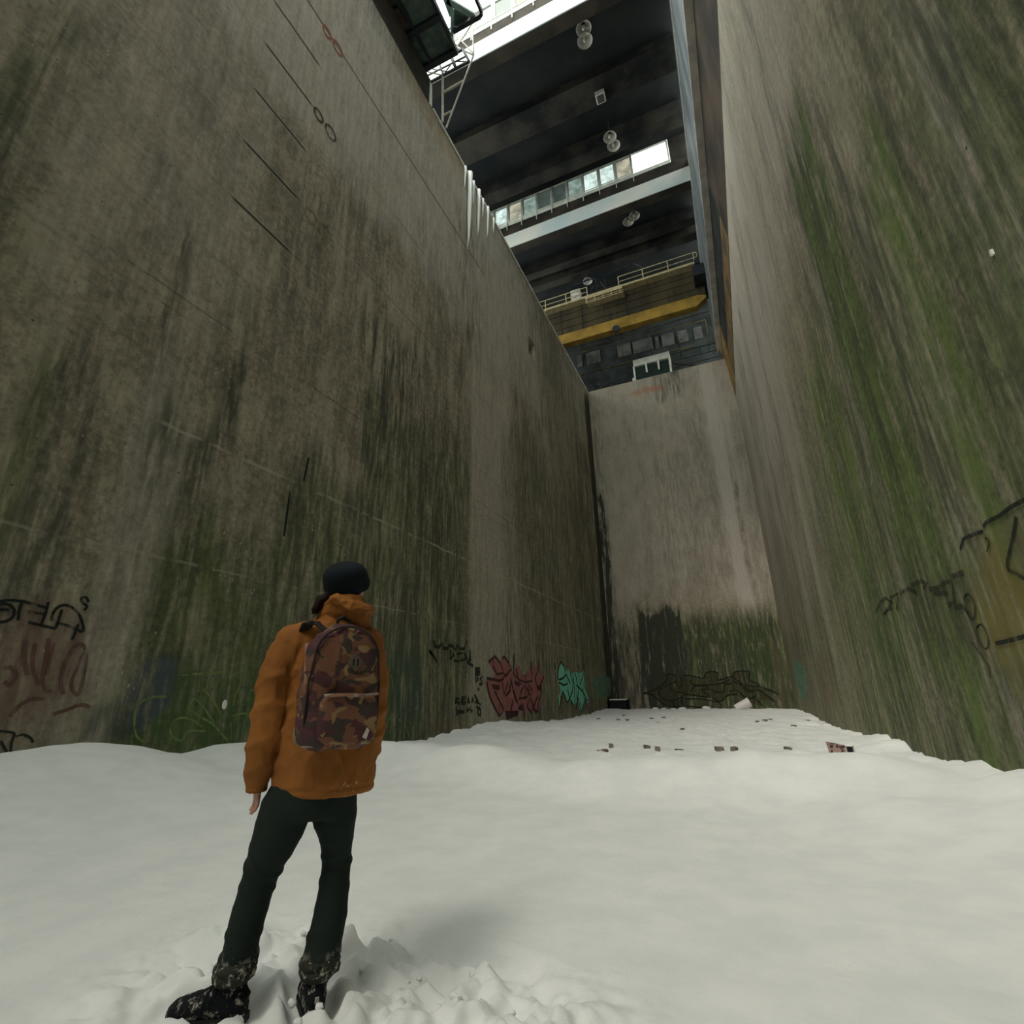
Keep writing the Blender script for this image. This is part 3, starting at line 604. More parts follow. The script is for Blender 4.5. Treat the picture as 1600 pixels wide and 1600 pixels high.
# panels and slots on the hall's end wall
for i, (a, b_) in enumerate([(360,395),(425,520),(640,730),(745,880),(900,925),(945,1030),(1060,1125),(1165,1225)]):
    uu0 = 820+a*.225; uu1 = 820+b_*.225; k = (a-400)/800
    v0 = 380+(770-k*190)*.225; v1 = v0+19
    pa = onY(uu0, v0, 43.9); pb = onY(uu1, v0-.3*(uu1-uu0), 43.9); zb = onY(uu0, v1, 43.9).z
    o = MB().box((pa.x, 43.9, zb), (pb.x, 43.99, pa.z)).build('wall_panel', M['farpanel']); setp(o, 'pale panel on the dark end wall of the hall', 'panel', kind='structure')
gr = empty('gallery_railing', S3(-3, 41.5, 25)); setp(gr, 'dim long handrail of a gallery in front of the pale panels under the crane', 'railing')
m = MB()
A, B = onY(893, 555, 41.5), onY(1102, 500, 41.5); m.bar(A, B, .09)
for t_ in (.0, .2, .4, .6, .8, 1.):
    p = A.lerp(B, t_); m.bar(p, p-Vector((0, 0, 1.4)), .07); m.bar(p-Vector((0, 0, 1.4)), (p.x, 43.99, p.z-1.4), .09)
A2, B2 = onY(905, 586, 41.5), onY(1085, 540, 41.5); m.bar(A2, B2, .12)
m.v = [tuple(Vector(v)-gr.location) for v in m.v]; m.build('rails', M['crane_brown'], gr)

# railing and cabinet on the end wall's top
er = empty('edge_railing', S3(0, 36.3, 23.1)); setp(er, 'thin grey steel railing on the end wall top, right of the green booth', 'railing')
m = MB()
for x in (-1.70, -.6, .5, 1.75): m.bar(S3(x, 36.3, 23.1), S3(x, 36.3, 24.85), .06)
m.bar(S3(-1.70, 36.3, 24.85), S3(1.95, 36.3, 24.85), .06); m.bar(S3(-1.70, 36.3, 24.2), S3(1.95, 36.3, 24.2), .05); m.bar(S3(-1.70, 36.3, 23.6), S3(1.95, 36.3, 23.6), .05); m.bar(S3(-1.6, 36.3, 24.0), S3(.3, 36.25, 23.15), .12)
m.v = [tuple(Vector(v)-er.location) for v in m.v]; m.build('rails', M['farpanel'], er)
bo = empty('control_booth', S3(-3.2, 36.7, 23.1)); setp(bo, 'green booth with a pale awning strip on the end wall top', 'booth')
MB().box((-1.3, -.4, 0), (1.35, .6, 1.35)).build('cabin', M['boothgreen'], bo, bevel=.03)
m = MB().box((-1.4, -.62, 1.35), (1.42, .6, 1.95)); m.build('awning', M['whitesteel'], bo, bevel=.04)
for x in (-1.38, -.42, .52, 1.38):
    MB().box((x-.07, -.62, .55 if abs(x) < 1 else 0.), (x+.07, -.5, 1.36)).build('bracket', M['whitesteel'], bo)
m = MB().box((-1.6, -.5, 0), (-1.35, -.2, .4)); m.build('switch_box', M['whitesteel'], bo)
pm = empty('broken_railing', S3(-7.1, 36.65, 23.1)); setp(pm, 'bent broken railing and tangled pipes on the end wall top left corner', 'railing')
m = MB(); rnd = random.Random(5)
for i in range(8):
    x = -1.2+i*.42; m.bar((x, 0, 0), (x+rnd.uniform(-.1, .1), 0, 1.0-.07*i+rnd.uniform(-.1, .1)), .06)
for z in (.35, .65, .9): m.tube([(-1.3+i*.39, rnd.uniform(-.1, .1), z-.06*i+rnd.uniform(-.10, .10)) for i in range(9)], .035, 6)
m.tube([(-1.1, 0, .1), (-.9, -.2, .8), (-.5, -.2, .9), (-.3, 0, .3), (.2, -.2, .5), (.9, 0, .15), (1.5, -.1, .35), (1.9, 0, .1)], .05, 6)
m.build('rails', M['darksteel'], pm)
rb = random.Random(3)
for i in range(7):
    m = MB().ell((0, 0, .08), (.10+rb.random()*.08, .12, .07+rb.random()*.07), nu=7, nv=5)
    o = m.build('rubble_chunk', M['soffit']); o.location = S3(-7.9+i*.46, 36.15, 23.1); setp(o, 'small lump of broken concrete on the end wall top beside the bent railing', 'rubble', 'rubble lumps on the end wall top')

# ------------------------------------------------------------------ cantilevered platform over the left wall
pt = empty('steel_platform', S3(-8.2, 11, 24.6)); setp(pt, 'dark green steel platform with truss balcony and ladder overhanging the left wall', 'platform')
pinv = Matrix.Translation(pt.location).inverted()
def pp(name, mb, mat, par=None, **k):
    mb.v = [tuple(pinv @ Vector(v)) for v in mb.v]; return mb.build(name, mat, par or pt, **k)
def z25(u, v, z=25.): return onZ(u, v, z+H)
def c1(x, y): return (580+x*.2, y*.2)
m = MB(); c = [z25(*c1(130, -60)), z25(*c1(415, 545)), z25(*c1(620, 400)), z25(*c1(385, -100))]
x0 = -8.75; y1 = c[1].y
m.box((-8.7, 5.5, 25+H), (-7.05, y1, 25.14+H)); pp('floor_plate', m, M['cabplate'])
m = MB()
for y in (y1-.1, y1-1.35, y1-2.7, y1-4.): m.box((-8.75, y-.1, 24.75+H), (-7.0, y+.1, 25+H))
m.box((-8.78, 5.5, 24.7+H), (-8.62, y1, 25+H)); m.box((-7.1, 5.5, 24.8+H), (-6.98, y1, 25.05+H)); m.bar((-8.2, 5.5, 24.86+H), (-8.2, y1, 24.86+H), .1)
pp('support_beam', m, M['darksteel'])
for y in (y1-2.0, y1-3.2): pp('wall_bracket', MB().box((-8.99, y-.28, 24.52+H), (-8.35, y+.28, 24.98+H)), M['brown'])

m = MB(); T = lambda x, y, z=25.6: onZ(*c1(x, y), z+H)
m.bar(T(470, -20), T(630, 390), .10); m.bar(T(560, -80), T(632, 120), .22, .10); m.bar(T(590, 0), T(800, 125), .20, .1); m.bar(T(632, 60), T(632, 380), .12); m.bar(T(500, -20), T(500, 100), .08)
pp('brace', m, M['tealsteel'])
m = MB(); m.bar(T(640, 235), T(850, 115), .16, .3); m.bar(T(850, 115), T(862, 90), .14, .3); m.bar(T(862, 90), T(815, -20), .10, .25)
pp('edge_beam', m, M['darksteel'])
m = MB().add([T(645, 60, 25.7), T(775, 130, 25.7), T(640, 225, 25.7)], [(0, 1, 2)]); m2 = m.v; m = MB().add(list(m2)+[tuple(Vector(v)+Vector((0, 0, .06))) for v in m2], [(0, 1, 2), (5, 4, 3), (0, 3, 4, 1), (1, 4, 5, 2), (2, 5, 3, 0)])
pp('gusset_plate', m, M['cabplate'])
# lattice balcony at the platform's outer end, in the plane y = 12.1
Yb = 12.05; V = lambda x, y, d=0.: onY(*c1(x, y), Yb+d)
m = MB()
def poly(pts, w, d=0.):
    q = [V(*p, d) for p in pts]
    for a_, b_ in zip(q, q[1:]): m.bar(a_, b_, w)
poly([(410, 545), (715, 385), (765, 480), (450, 650), (410, 545)], .09); poly([(420, 600), (740, 440)], .05); poly([(530, 490), (555, 560)], .07); poly([(620, 430), (660, 530)], .12)
poly([(440, 560), (560, 590), (640, 480), (760, 480)], .035); poly([(480, 540), (600, 560)], .03); poly([(430, 505), (460, 510), (700, 390)], .04, .3)
for q_ in ((410, 545), (715, 385), (765, 480), (450, 650)): m.bar(V(*q_), V(*q_, .7), .06)
poly([(410, 545), (405, 620), (450, 650)], .09); poly([(410, 545), (715, 385)], .06, .7)
pp('truss_balcony', m, M['darksteel'])
m = MB(); poly([(455, 650), (455, 830)], .16); pp('hanging_post', m, M['whitesteel'])
m = MB(); poly([(650, 250), (650, 380)], .05); poly([(790, 170), (800, 430), (585, 1000)], .05); poly([(650, 260), (800, 420)], .04); poly([(790, 180), (660, 380)], .04); poly([(650, 360), (800, 430)], .05)
poly([(558, 560), (558, 950)], .07); poly([(558, 725), (722, 632)], .07); poly([(558, 905), (640, 862)], .06)
pp('ladder', m, M['ladder'])

# ------------------------------------------------------------------ graffiti: thin sprayed paint on the walls
def paint_mat(name, col, cov=.75):
    t = NT(name); P = t.obj(); n = t.noise(t.scale(P, (4, 4, .8)), 2., 6, .65)
    df = t.n('ShaderNodeBsdfPrincipled', {'Base Color': (*col, 1), 'Roughness': .8, 'Specular IOR Level': .2}); tr = t.n('ShaderNodeBsdfTransparent')
    f = t.math('MULTIPLY', t.step(n, .30, .55), cov, clamp=True)
    f = t.math('ADD', f, cov*.35, clamp=True)
    mx = t.n('ShaderNodeMixShader', {0: f}); t.t.links.new(tr.outputs[0], mx.inputs[1]); t.t.links.new(df.outputs[0], mx.inputs[2]); t.t.links.new(mx.outputs[0], t.out.inputs[0]); return t.m
BLK = paint_mat('black_spray', (.012, .016, .014), .95); BLKF = paint_mat('faded_black_spray', (.020, .026, .018), .75)
def ribbon(mb, pts, w, nrm, off):
    nrm = Vector(nrm); P = [Vector(p)+nrm*off for p in pts]; vs = []; fs = []
    for i, p in enumerate(P):
        d = (P[min(i+1, len(P)-1)]-P[max(i-1, 0)]).normalized(); s = d.cross(nrm)*w/2; vs += [p-s, p+s]
    for i in range(len(P)-1): fs.append((2*i, 2*i+1, 2*i+3, 2*i+2))
    mb.add(vs, fs)
def smoothp(pts, k=4):
    out = []
    n = len(pts)
    for i in range(n-1):
        p0, p1, p2, p3 = [np.array(pts[max(0, min(n-1, j))], float) for j in (i-1, i, i+1, i+2)]
        for t in np.linspace(0, 1, k, endpoint=False):
            out.append(tuple(.5*((2*p1)+(-p0+p2)*t+(2*p0-5*p1+4*p2-p3)*t*t+(-p0+3*p1-3*p2+p3)*t**3)))
    out.append(tuple(pts[-1])); return out
def graffiti(name, label, plane, scale, fills, lines, cat='graffiti'):
    """plane: (fn, normal); scale: crop (x0,y0,sx,sy) the strokes are noted in"""
    fn, nrm = plane; cx, cy, sc = scale
    root = None; k = 0
    mesh_parts = []
    for nm, mat, polys in fills:
        mb = MB()
        for j, po in enumerate(polys):
            vs = [Vector(fn(cx+x*sc, cy+y*sc))+Vector(nrm)*(.006+.002*k+.0004*j) for x, y in po]; mb.add(vs, [tuple(range(len(vs)))])
        mesh_parts.append((nm, mat, mb)); k += 1
    for nm, mat, wd, sm, strokes in lines:
        mb = MB()
        for j, stp in enumerate(strokes):
            q = smoothp(stp) if sm else stp
            ribbon(mb, [fn(cx+x*sc, cy+y*sc) for x, y in q], wd, nrm, .010+.002*k+.0003*j)
        mesh_parts.append((nm, mat, mb)); k += 1
    if len(mesh_parts) == 1:
        o = mesh_parts[0][2].build(name, mesh_parts[0][1]); return setp(o, label, cat)
    c = Vector(np.mean(np.array(mesh_parts[0][2].v), 0)); root = empty(name, c)
    for nm, mat, mb in mesh_parts:
        mb.v = [tuple(Vector(v)-c) for v in mb.v]; mb.build(nm, mat, root)
    return setp(root, label, cat)
PL = (lambda u, v: onX(u, v, -8.4), (1, 0, 0)); PR = (lambda u, v: onX(u, v, 2.29), (-1, 0, 0)); PF = (lambda u, v: onY(u, v, 36.), (0, -1, 0))
# black tag at far left (crop 0,880 x0.25)
graffiti('graffiti_tag', 'large black spray-painted letters and a small hook on the left wall, nearest the camera', PL, (0, 880, .25), [], [('strokes', BLK, .036, True, [
    [(-60,235),(0,238),(60,232),(150,242),(250,268),(300,285)], [(-30,262),(40,255),(85,290),(70,345),(10,368),(-60,365)], [(-20,295),(30,290),(55,296)], [(135,240),(118,300),(110,358)],
    [(300,242),(280,320),(248,395)], [(175,302),(225,312),(285,322)], [(172,368),(250,388),(345,410)], [(385,290),(365,350),(345,410)], [(318,362),(330,310),(370,270),(430,268),(490,320),(518,400),(512,430)], [(355,372),(420,392),(510,430)], [(485,382),(465,440),(448,478)],
    [(550,245),(535,215),(505,220),(515,250),(540,270),(522,296)]])])
graffiti('graffiti_tag', 'thin faint black curves low on the left wall at the snow line, left frame edge', PL, (0, 880, .25), [], [('strokes', BLKF, .03, True, [[(-40,1050),(20,1052),(85,1065),(70,1120),(62,1200)], [(0,1110),(40,1180)], [(95,1085),(140,1072),(185,1090),(205,1120)]])])
PNK = paint_mat('faded_maroon_spray', (.14, .07, .058), .55)
graffiti('faded_graffiti', 'faded dark red looping outlines under the black letters on the left wall', PL, (0, 880, .25), [], [('strokes', PNK, .05, True, [[(300,470),(285,600),(265,720),(280,790),(320,805)], [(330,500),(300,640),(290,700)], [(395,820),(378,740),(400,640),(450,540),(500,505),(535,560),(520,700),(490,820),(455,800),(445,740),(490,640),(520,560)],
    [(160,480),(150,600),(170,700)], [(60,960),(120,890),(200,850),(270,850)], [(330,945),(420,915),(500,885),(560,900)], [(220,500),(200,640),(240,760)], [(20,660),(60,650),(100,700),(60,760),(20,740)]])])
GRN = paint_mat('pale_green_spray', (.20, .26, .09), .6)
graffiti('faded_graffiti', 'pale green curling outlines on the mossy left wall beside the person', PL, (0, 880, .25), [], [('strokes', GRN, .035, True, [[(835,1000),(845,920),(890,860),(960,835),(1040,835)], [(835,1000),(850,1080),(900,1120)], [(1500,620),(1505,740),(1470,820),(1455,890)], [(1265,785),(1330,860),(1400,985)], [(1170,910),(1250,960),(1330,1010),(1420,1110)],
    [(1165,905),(1210,850),(1270,900),(1340,1010)], [(1260,1020),(1180,970),(1090,980),(1060,1060),(1130,1110),(1170,1050),(1280,1050)], [(1300,700),(1290,780)], [(1130,700),(1390,680)], [(1440,960),(1500,940),(1580,940)], [(1440,1000),(1440,1100)], [(1540,860),(1560,800),(1600,790)]])])
graffiti('faded_graffiti', 'pale green pointed loops on the left wall just right of the person', PL, (360, 850, .2562), [], [('strokes', GRN, .035, True, [[(960,720),(990,860),(1000,960)], [(930,1180),(950,1100),(980,1050),(1010,1060),(1060,1100),(1090,1180)], [(940,1060),(960,1120),(990,1180)], [(1000,1190),(1010,1120)], [(1060,1190),(1050,1130)]])])
# scribbled black tags (crop 640,960 x.2125)
G7 = (640, 960, .2125)
graffiti('graffiti_tag', 'long black drippy scribble high on the left wall, left of the maroon piece', PL, G7, [], [('strokes', BLKF, .11, False, [[(175,190),(185,235),(215,240),(235,215),(250,250),(280,250),(295,225),(320,240),(335,260),(350,225),(365,250),(400,255),(415,190)], [(140,265),(180,310),(150,270)], [(170,300),(200,350)], [(300,260),(295,330),(330,290),(325,340),(360,345),(350,290),(390,285),(370,340),(410,330),(400,280),(420,330)], [(440,260),(445,330),(420,350),(465,380)], [(425,345),(450,330)]])])
graffiti('graffiti_tag', 'small column of black symbols on the left wall beside the maroon piece', PL, G7, [], [('strokes', BLKF, .10, False, [[(480,400),(515,395),(515,440),(480,445)], [(480,420),(515,420)], [(485,460),(485,500),(505,460),(505,490)], [(535,460),(515,475),(530,490),(535,510),(510,515)], [(500,540),(510,560)]])])
graffiti('graffiti_tag', 'two rows of black lettering low on the left wall, left of the maroon piece', PL, G7, [], [('strokes', BLKF, .10, False, [[(340,610),(335,660)], [(335,615),(360,625),(345,640),(370,660)], [(380,615),(380,655)], [(380,615),(410,612)], [(380,635),(405,635)], [(380,655),(410,652)], [(425,655),(430,610),(440,655)], [(455,650),(458,615),(470,650)], [(350,680),(340,700),(355,715)], [(370,690),(372,715),(400,715)], [(415,690),(425,715),(435,690)], [(450,680),(440,700),(460,712),(445,720)], [(475,590),(500,640),(490,680),(520,700),(515,750)], [(480,640),(520,660),(495,720),(510,745)], [(340,740),(360,715),(395,720)]])])
MAR = paint_mat('maroon_spray', (.31, .12, .115), .92); MARD = paint_mat('dark_maroon_spray', (.06, .024, .03), .9); MARL = paint_mat('light_maroon_spray', (.36, .17, .14), .8)
graffiti('graffiti_piece', 'maroon graffiti lettering with spiky tops on the left wall', PL, G7,
    [('fill', MAR, [[(580,350),(625,308),(665,355),(680,405),(678,330),(690,308),(725,350),(745,400),(762,430),(765,300),(770,420),(790,370),(812,390),(820,440),(845,450),(880,400),(895,345),(905,400),(920,440),(925,390),(945,330),(950,400),(958,450),(985,440),(985,510),(970,560),(965,640),(950,720),(925,728),(905,700),(895,738),(865,700),(845,765),(828,705),(800,700),(798,745),(760,745),(740,720),(712,775),(700,715),(660,752),(625,690),(585,600),(565,520),(575,460),(610,470),(625,440)]]),
     ('shadow', MARD, [[(600,515),(660,518),(660,555),(615,552)], [(690,440),(715,430),(690,470)], [(770,485),(825,505),(800,530),(770,515)], [(800,680),(835,675),(832,710),(800,700)], [(700,710),(800,708),(795,745),(712,775)], [(860,680),(880,690),(900,720),(895,738)], [(900,690),(950,710),(925,730)], [(935,525),(970,520),(965,570),(940,545)]]),
     ('highlight', MARL, [[(600,560),(640,560),(700,690),(670,690)], [(830,615),(870,580),(880,620),(800,625)], [(735,540),(760,590),(740,640),(725,600)]])],
    [('outline', MARD, .10, False, [[(580,350),(625,308),(665,355),(690,430),(640,440),(610,380)], [(678,330),(690,308),(725,350),(745,400),(700,460)], [(765,290),(762,440),(790,470)], [(565,470),(620,480),(660,490),(690,470)], [(565,500),(585,600),(625,690),(660,750),(690,700),(620,560)], [(680,500),(690,590),(720,500),(730,560),(745,500)], [(740,470),(770,600),(790,650),(760,560)], [(780,400),(800,480),(850,500),(820,560),(800,620),(860,610),(880,560),(850,540)], [(845,440),(850,500),(900,490),(890,400),(895,340)], [(850,520),(880,600),(900,560),(870,520)], [(950,330),(945,400),(920,470),(940,560),(985,460)], [(970,560),(930,720),(880,610),(860,690)], [(940,600),(900,700)], [(760,630),(740,710)], [(700,600),(740,560)], [(800,690),(830,660),(845,765)]])])
MIN = paint_mat('mint_spray', (.20, .56, .40), 1.); MIND = paint_mat('dark_green_outline', (.010, .03, .026), .95); MINF = paint_mat('faded_mint_spray', (.15, .27, .19), .7)
graffiti('graffiti_piece', 'bright mint green graffiti lettering with black outlines on the left wall', PL, G7,
    [('fill', MIN, [[(1088,470),(1092,400),(1110,350),(1128,370),(1145,420),(1165,400),(1180,440),(1200,430),(1215,420),(1240,430),(1260,430),(1285,410),(1285,480),(1300,560),(1322,640),(1308,655),(1290,600),(1280,660),(1262,714),(1245,690),(1235,610),(1222,660),(1205,670),(1190,640),(1170,640),(1160,650),(1128,570),(1108,600),(1102,705),(1095,640),(1088,610),(1110,560),(1095,510)]])],
    [('outline', MIND, .10, False, [[(1088,480),(1092,400),(1110,350),(1135,380),(1150,440),(1125,470),(1095,480)], [(1095,500),(1130,520),(1160,510),(1150,440),(1180,510)], [(1128,570),(1160,650),(1195,570),(1200,500),(1180,440)], [(1088,610),(1100,700),(1125,560)], [(1200,430),(1210,540),(1215,660)], [(1215,420),(1240,560),(1222,700)], [(1240,430),(1250,520),(1285,410),(1280,520),(1300,560),(1325,650),(1300,620)], [(1235,610),(1262,714),(1285,640),(1270,540)], [(1160,550),(1175,620),(1205,670)], [(1225,520),(1265,560),(1290,600),(1305,690)], [(1110,345),(1120,365)]]),
     ('drip_marks', MIND, .14, False, [[(1235,370),(1242,400)], [(1280,365),(1282,410)], [(1060,355),(1068,400)], [(1325,680),(1325,740)]])])
graffiti('faded_graffiti', 'pale washed-out mint patch beside the dark corner of the left wall', PL, G7, [('fill', MINF, [[(1345,470),(1380,450),(1400,465),(1420,430),(1450,460),(1475,465),(1485,610),(1440,600),(1400,610),(1380,630),(1365,570),(1350,540)]])], [])
G8 = (920, 960, .275)
graffiti('faded_graffiti', 'pale mint sprayed patch on the right wall near the far corner', PR, G8, [('fill', MINF, [[(1165,290),(1180,255),(1215,290),(1235,330),(1240,400),(1235,480),(1215,500),(1200,450),(1185,400),(1170,340)]])], [])
YG = paint_mat('ochre_wash_spray', (.085, .078, .040), .5)
graffiti('graffiti_piece', 'long black outlined wildstyle lettering low on the end wall', PF, G8,
    [('fill', YG, [[(310,445),(370,430),(440,370),(440,340),(485,345),(490,380),(520,350),(570,345),(650,360),(670,330),(730,330),(740,365),(820,350),(830,325),(910,325),(915,370),(960,400),(1080,440),(1000,440),(1060,495),(980,480),(980,520),(900,500),(840,460),(790,465),(750,495),(700,470),(640,470),(560,460),(530,465),(530,510),(470,525),(400,490),(350,455)]])],
    [('outline', BLK, .07, True, [[(305,450),(340,440),(380,425),(445,375),(440,342),(485,345),(492,380),(440,405),(395,440),(430,480),(480,490),(530,468)], [(310,450),(360,458),(410,500),(460,525),(520,520)], [(490,380),(505,410),(530,405),(520,355)], [(540,345),(600,352),(650,362),(668,330),(730,330),(735,372),(800,355),(822,345),(835,325),(910,325),(912,370),(960,395),(960,410),(900,405),(850,380),(810,350)], [(460,390),(470,430),(520,445),(560,440)], [(580,375),(590,400),(700,400),(760,390),(800,370)], [(540,455),(600,460),(690,470),(640,430),(680,425),(660,405),(600,410),(580,440)], [(690,425),(720,440),(765,440),(770,400),(820,395)], [(700,470),(745,495),(790,460),(840,455)], [(800,440),(840,430),(900,480),(950,460)], [(870,400),(900,440),(960,430),(1010,460),(1055,495)], [(1000,420),(1080,455)], [(930,470),(970,500),(985,520)], [(530,465),(530,515)], [(490,540),(480,500)], [(820,380),(880,410),(935,445)]]),
     ('shadow', BLKF, .08, False, [[(550,480),(640,480),(740,500),(755,520)], [(560,520),(640,530)]])])
graffiti('faded_graffiti', 'dark ragged faded lettering on the right wall', PR, (1200, 700, .325), [], [('strokes', paint_mat('washed_black_spray', (.03, .035, .025), .5), .06, False, [[(520,790),(545,740),(570,720),(600,740),(560,800),(600,770)], [(590,720),(630,700),(620,780)], [(640,700),(680,675),(720,700),(700,670)], [(690,660),(740,640),(770,650),(750,680)], [(780,680),(830,670),(850,650),(870,700),(800,700)], [(850,650),(890,640),(900,740),(870,760)], [(900,770),(940,760),(970,800),(985,830)], [(885,620),(945,600)]])])
graffiti('graffiti_tag', 'dark curving line and pointed shape at the right frame edge of the right wall', PR, (1200, 700, .325), [], [('strokes', BLKF, .04, True, [[(1040,380),(1060,355),(1120,325),(1180,280),(1260,240)], [(1200,330),(1180,440),(1155,570),(1200,605),(1260,640)], [(930,490),(945,440),(985,420),(1040,400)], [(1100,940),(1150,930),(1210,915),(1260,900)]]),
     ('rings', BLKF, .022, True, [[(950,715),(975,705),(1000,760),(995,825),(965,790),(948,730),(960,705)], [(1010,860),(1035,850),(1065,910),(1060,965),(1025,940),(1005,880),(1020,855)], [(1050,430),(1070,450),(1060,500)], [(985,930),(1020,980),(1060,1040),(1078,1110)]])])
# stencilled rings high on the left wall
RED = paint_mat('orange_stencil', (.32, .10, .05), .75); DKB = paint_mat('dark_brown_stencil', (.06, .045, .035), .7); TAN = paint_mat('tan_plug', (.22, .19, .13), .8)
def ring(cx, cy, rx, ry, rot, n=14): 
    c, s = math.cos(rot), math.sin(rot); return [(cx+rx*math.cos(t)*c-ry*math.sin(t)*s, cy+rx*math.cos(t)*s+ry*math.sin(t)*c) for t in np.linspace(0, 2*math.pi, n)]
G3 = (350, 0, .25)
for mat, lab, rr in ((RED, 'pair of orange stencilled rings highest on the left wall', [(643,200,48,14), (710,300,52,16)]), (DKB, 'pair of dark brown stencilled rings high on the left wall', [(590,720,50,16), (665,830,58,20)]), (TAN, 'pair of pale plugged rings on the left wall under the dark brown rings', [(540,1350,55,26), (625,1440,58,26)])):
    graffiti('stencil_mark', lab, PL, G3, [], [('strokes', mat, .07, False, [ring(a, b, c_, d, 1.1) for a, b, c_, d in rr])], 'mark')
# loose joint bars (black cracks) and small fixings
o = MB(); ribbon(o, [onX(482, 715), onX(474, 752)], .05, (1, 0, 0), .01); o = o.build('wall_crack', BLK); setp(o, 'shorter upper black vertical crack in the left wall above the person', 'crack')
o = MB(); ribbon(o, [onX(453, 768), onX(443, 838)], .05, (1, 0, 0), .01); o = o.build('wall_crack', BLK); setp(o, 'longer lower black vertical crack in the left wall above the person', 'crack')

# ------------------------------------------------------------------ ice on the left wall edge
t = NT('ice'); t.bsdf((.85, .87, .83), .25, t.noise(t.obj(), 14, 3), .5, .02, spec=.6); M['ice'] = t.m
ri = random.Random(9)
for i, (y, L) in enumerate([(14.9, 1.3), (15.25, 4.6), (15.7, 1.5), (16.2, 2.9), (16.7, 1.2), (17.2, 2.0), (17.9, 1.0)]):
    q_ = .05+.018*L
    m = MB().tube([(-8.385+q_, y, ZT_L-.02), (-8.385+q_*.9, y+.03, ZT_L-L*.25), (-8.385+q_*.75, y, ZT_L-L*.6), (-8.38+q_*.5, y+.02, ZT_L-L*.85), (-8.38, y, ZT_L-L)], [q_*.95, q_*.85, q_*.7, q_*.4, .008], 8)
    o = m.build('icicle', M['ice'], smooth=True); lab = {0: 'nearest short', 1: 'longest'}.get(i, None)
    setp(o, ('white icicle on the left wall edge, the %s one of the row' % lab) if lab else 'short white icicle hanging from the left wall edge', 'icicle', 'icicles on the left wall edge')
p = onX(351, 1101); m = MB().ell((0, 0, 0), (.015, .05, .08), nu=8, nv=6); o = m.build('snow_splat', M['snow']); o.location = p; setp(o, 'small white snowball splat stuck on the green part of the left wall', 'snow')
p = onX(1552, 394, 2.29); o = MB().box((-.02, -.012, -.025), (0, .012, .025)).build('wall_fixing', M['whitesteel']); o.location = p; setp(o, 'tiny white fixing on the right wall, upper right', 'fixing')

# ------------------------------------------------------------------ debris on the snow
t = NT('carton_print'); P = t.obj(); vo = t.n('ShaderNodeTexVoronoi', {'Vector': P, 'Scale': 16.}, distance='CHEBYCHEV'); c = t.mix(t.step(t.n('ShaderNodeSeparateColor', {0: vo.outputs['Color']}).outputs[0], .3, .5), (.06, .03, .035, 1), (.35, .24, .20, 1)); t.bsdf(c, .7); M['carton'] = t.m
M['cartin'] = plain('carton_inside', (.42, .38, .34), .8, .2, 5.); M['black'] = plain('black_gap', (.01, .01, .012), .8)
pz = onZ(1318, 1173, .1); r = empty('drinks_carton', (pz.x, pz.y, snow_at(pz.x, pz.y)+.02), math.radians(-8)); r.scale = (.72, .72, .8); setp(r, 'torn dark printed carton lying in the snow near the right wall', 'carton')
MB().hexa([(-.30,-.12,0),(.02,-.12,0),(.02,.12,0),(-.30,.12,0)], [(-.33,-.12,.22),(.05,-.12,.15),(.05,.12,.15),(-.33,.12,.22)]).build('sleeve', M['carton'], r)
MB().box((.03,-.11,0),(.08,.1,.14)).box((.20,-.1,.0),(.23,.12,.15)).box((.05,-.11,0),(.22,.1,.03)).build('flap', M['cartin'], r); MB().box((.08,-.08,.03),(.2,.1,.13)).build('gap_shade', M['black'], r)  # black block fills the opening as painted shade inside the carton
pz = onX(632, 1166, -7.9); r = empty('printed_wrapper', (pz.x+.1, pz.y, pz.z-.10), math.radians(60)); setp(r, 'snow capped printed box on the snow bank beside the person', 'carton')
MB().box((-.13, -.08, 0), (.13, .08, .11)).build('box', M['carton'], r); MB().ell((0, 0, .12), (.16, .11, .045)).build('snow_cap', M['snow'], r, True)
# bin in the far corner
Bx = onY(958, 1106, 34.6); Bx.x = max(Bx.x, -7.74); r = empty('metal_bin', (Bx.x, 34.6, snow_at(Bx.x, 34.6)-.05)); setp(r, 'dark open crate with a pale rim in the far left corner', 'bin')
m = MB().box((-.62,-.35,0),(-.55,.35,.6)).box((.55,-.35,0),(.62,.35,.6)).box((-.62,.30,0),(.62,.36,.6)).box((-.62,-.35,0),(.62,-.29,.5)).box((-.6,-.3,0),(.6,.3,.06)); m.build('body', M['black'], r); MB().box((-.5,-.37,.56),(.6,-.29,.64)).build('rim', M['whitesteel'], r)
Bx = onY(1160, 1103, 34.2); r = empty('white_bucket', (Bx.x, 34.2, snow_at(Bx.x, 34.2)+.22)); r.rotation_euler = (0, math.radians(68), math.radians(12)); setp(r, 'white plastic bucket tipped on its side at the foot of the end wall', 'bucket')
M['plastic'] = plain('white_plastic', (.78, .75, .74), .4, .06, 3.)
m = MB(); m.loft([((0,0,-.42), .20, .20), ((0,0,.42), .27, .27)], 20, False); m.loft([((0,0,-.41), .19, .19), ((0,0,.42), .26, .26)], 20, False); m.add([(.20*math.cos(a), .20*math.sin(a), -.42) for a in np.linspace(0, 2*math.pi, 20, endpoint=False)], [tuple(range(20))]); m.build('bucket_body', M['plastic'], r, True)
m = MB(); m.tube([(.27*math.cos(a), .27*math.sin(a), .42) for a in np.linspace(0, 2*math.pi, 21)], .018, 6, False); m.build('bucket_rim', M['plastic'], r)
M['brick'] = plain('dirty_rubble', (.24, .20, .17), .9, .4, 8.)
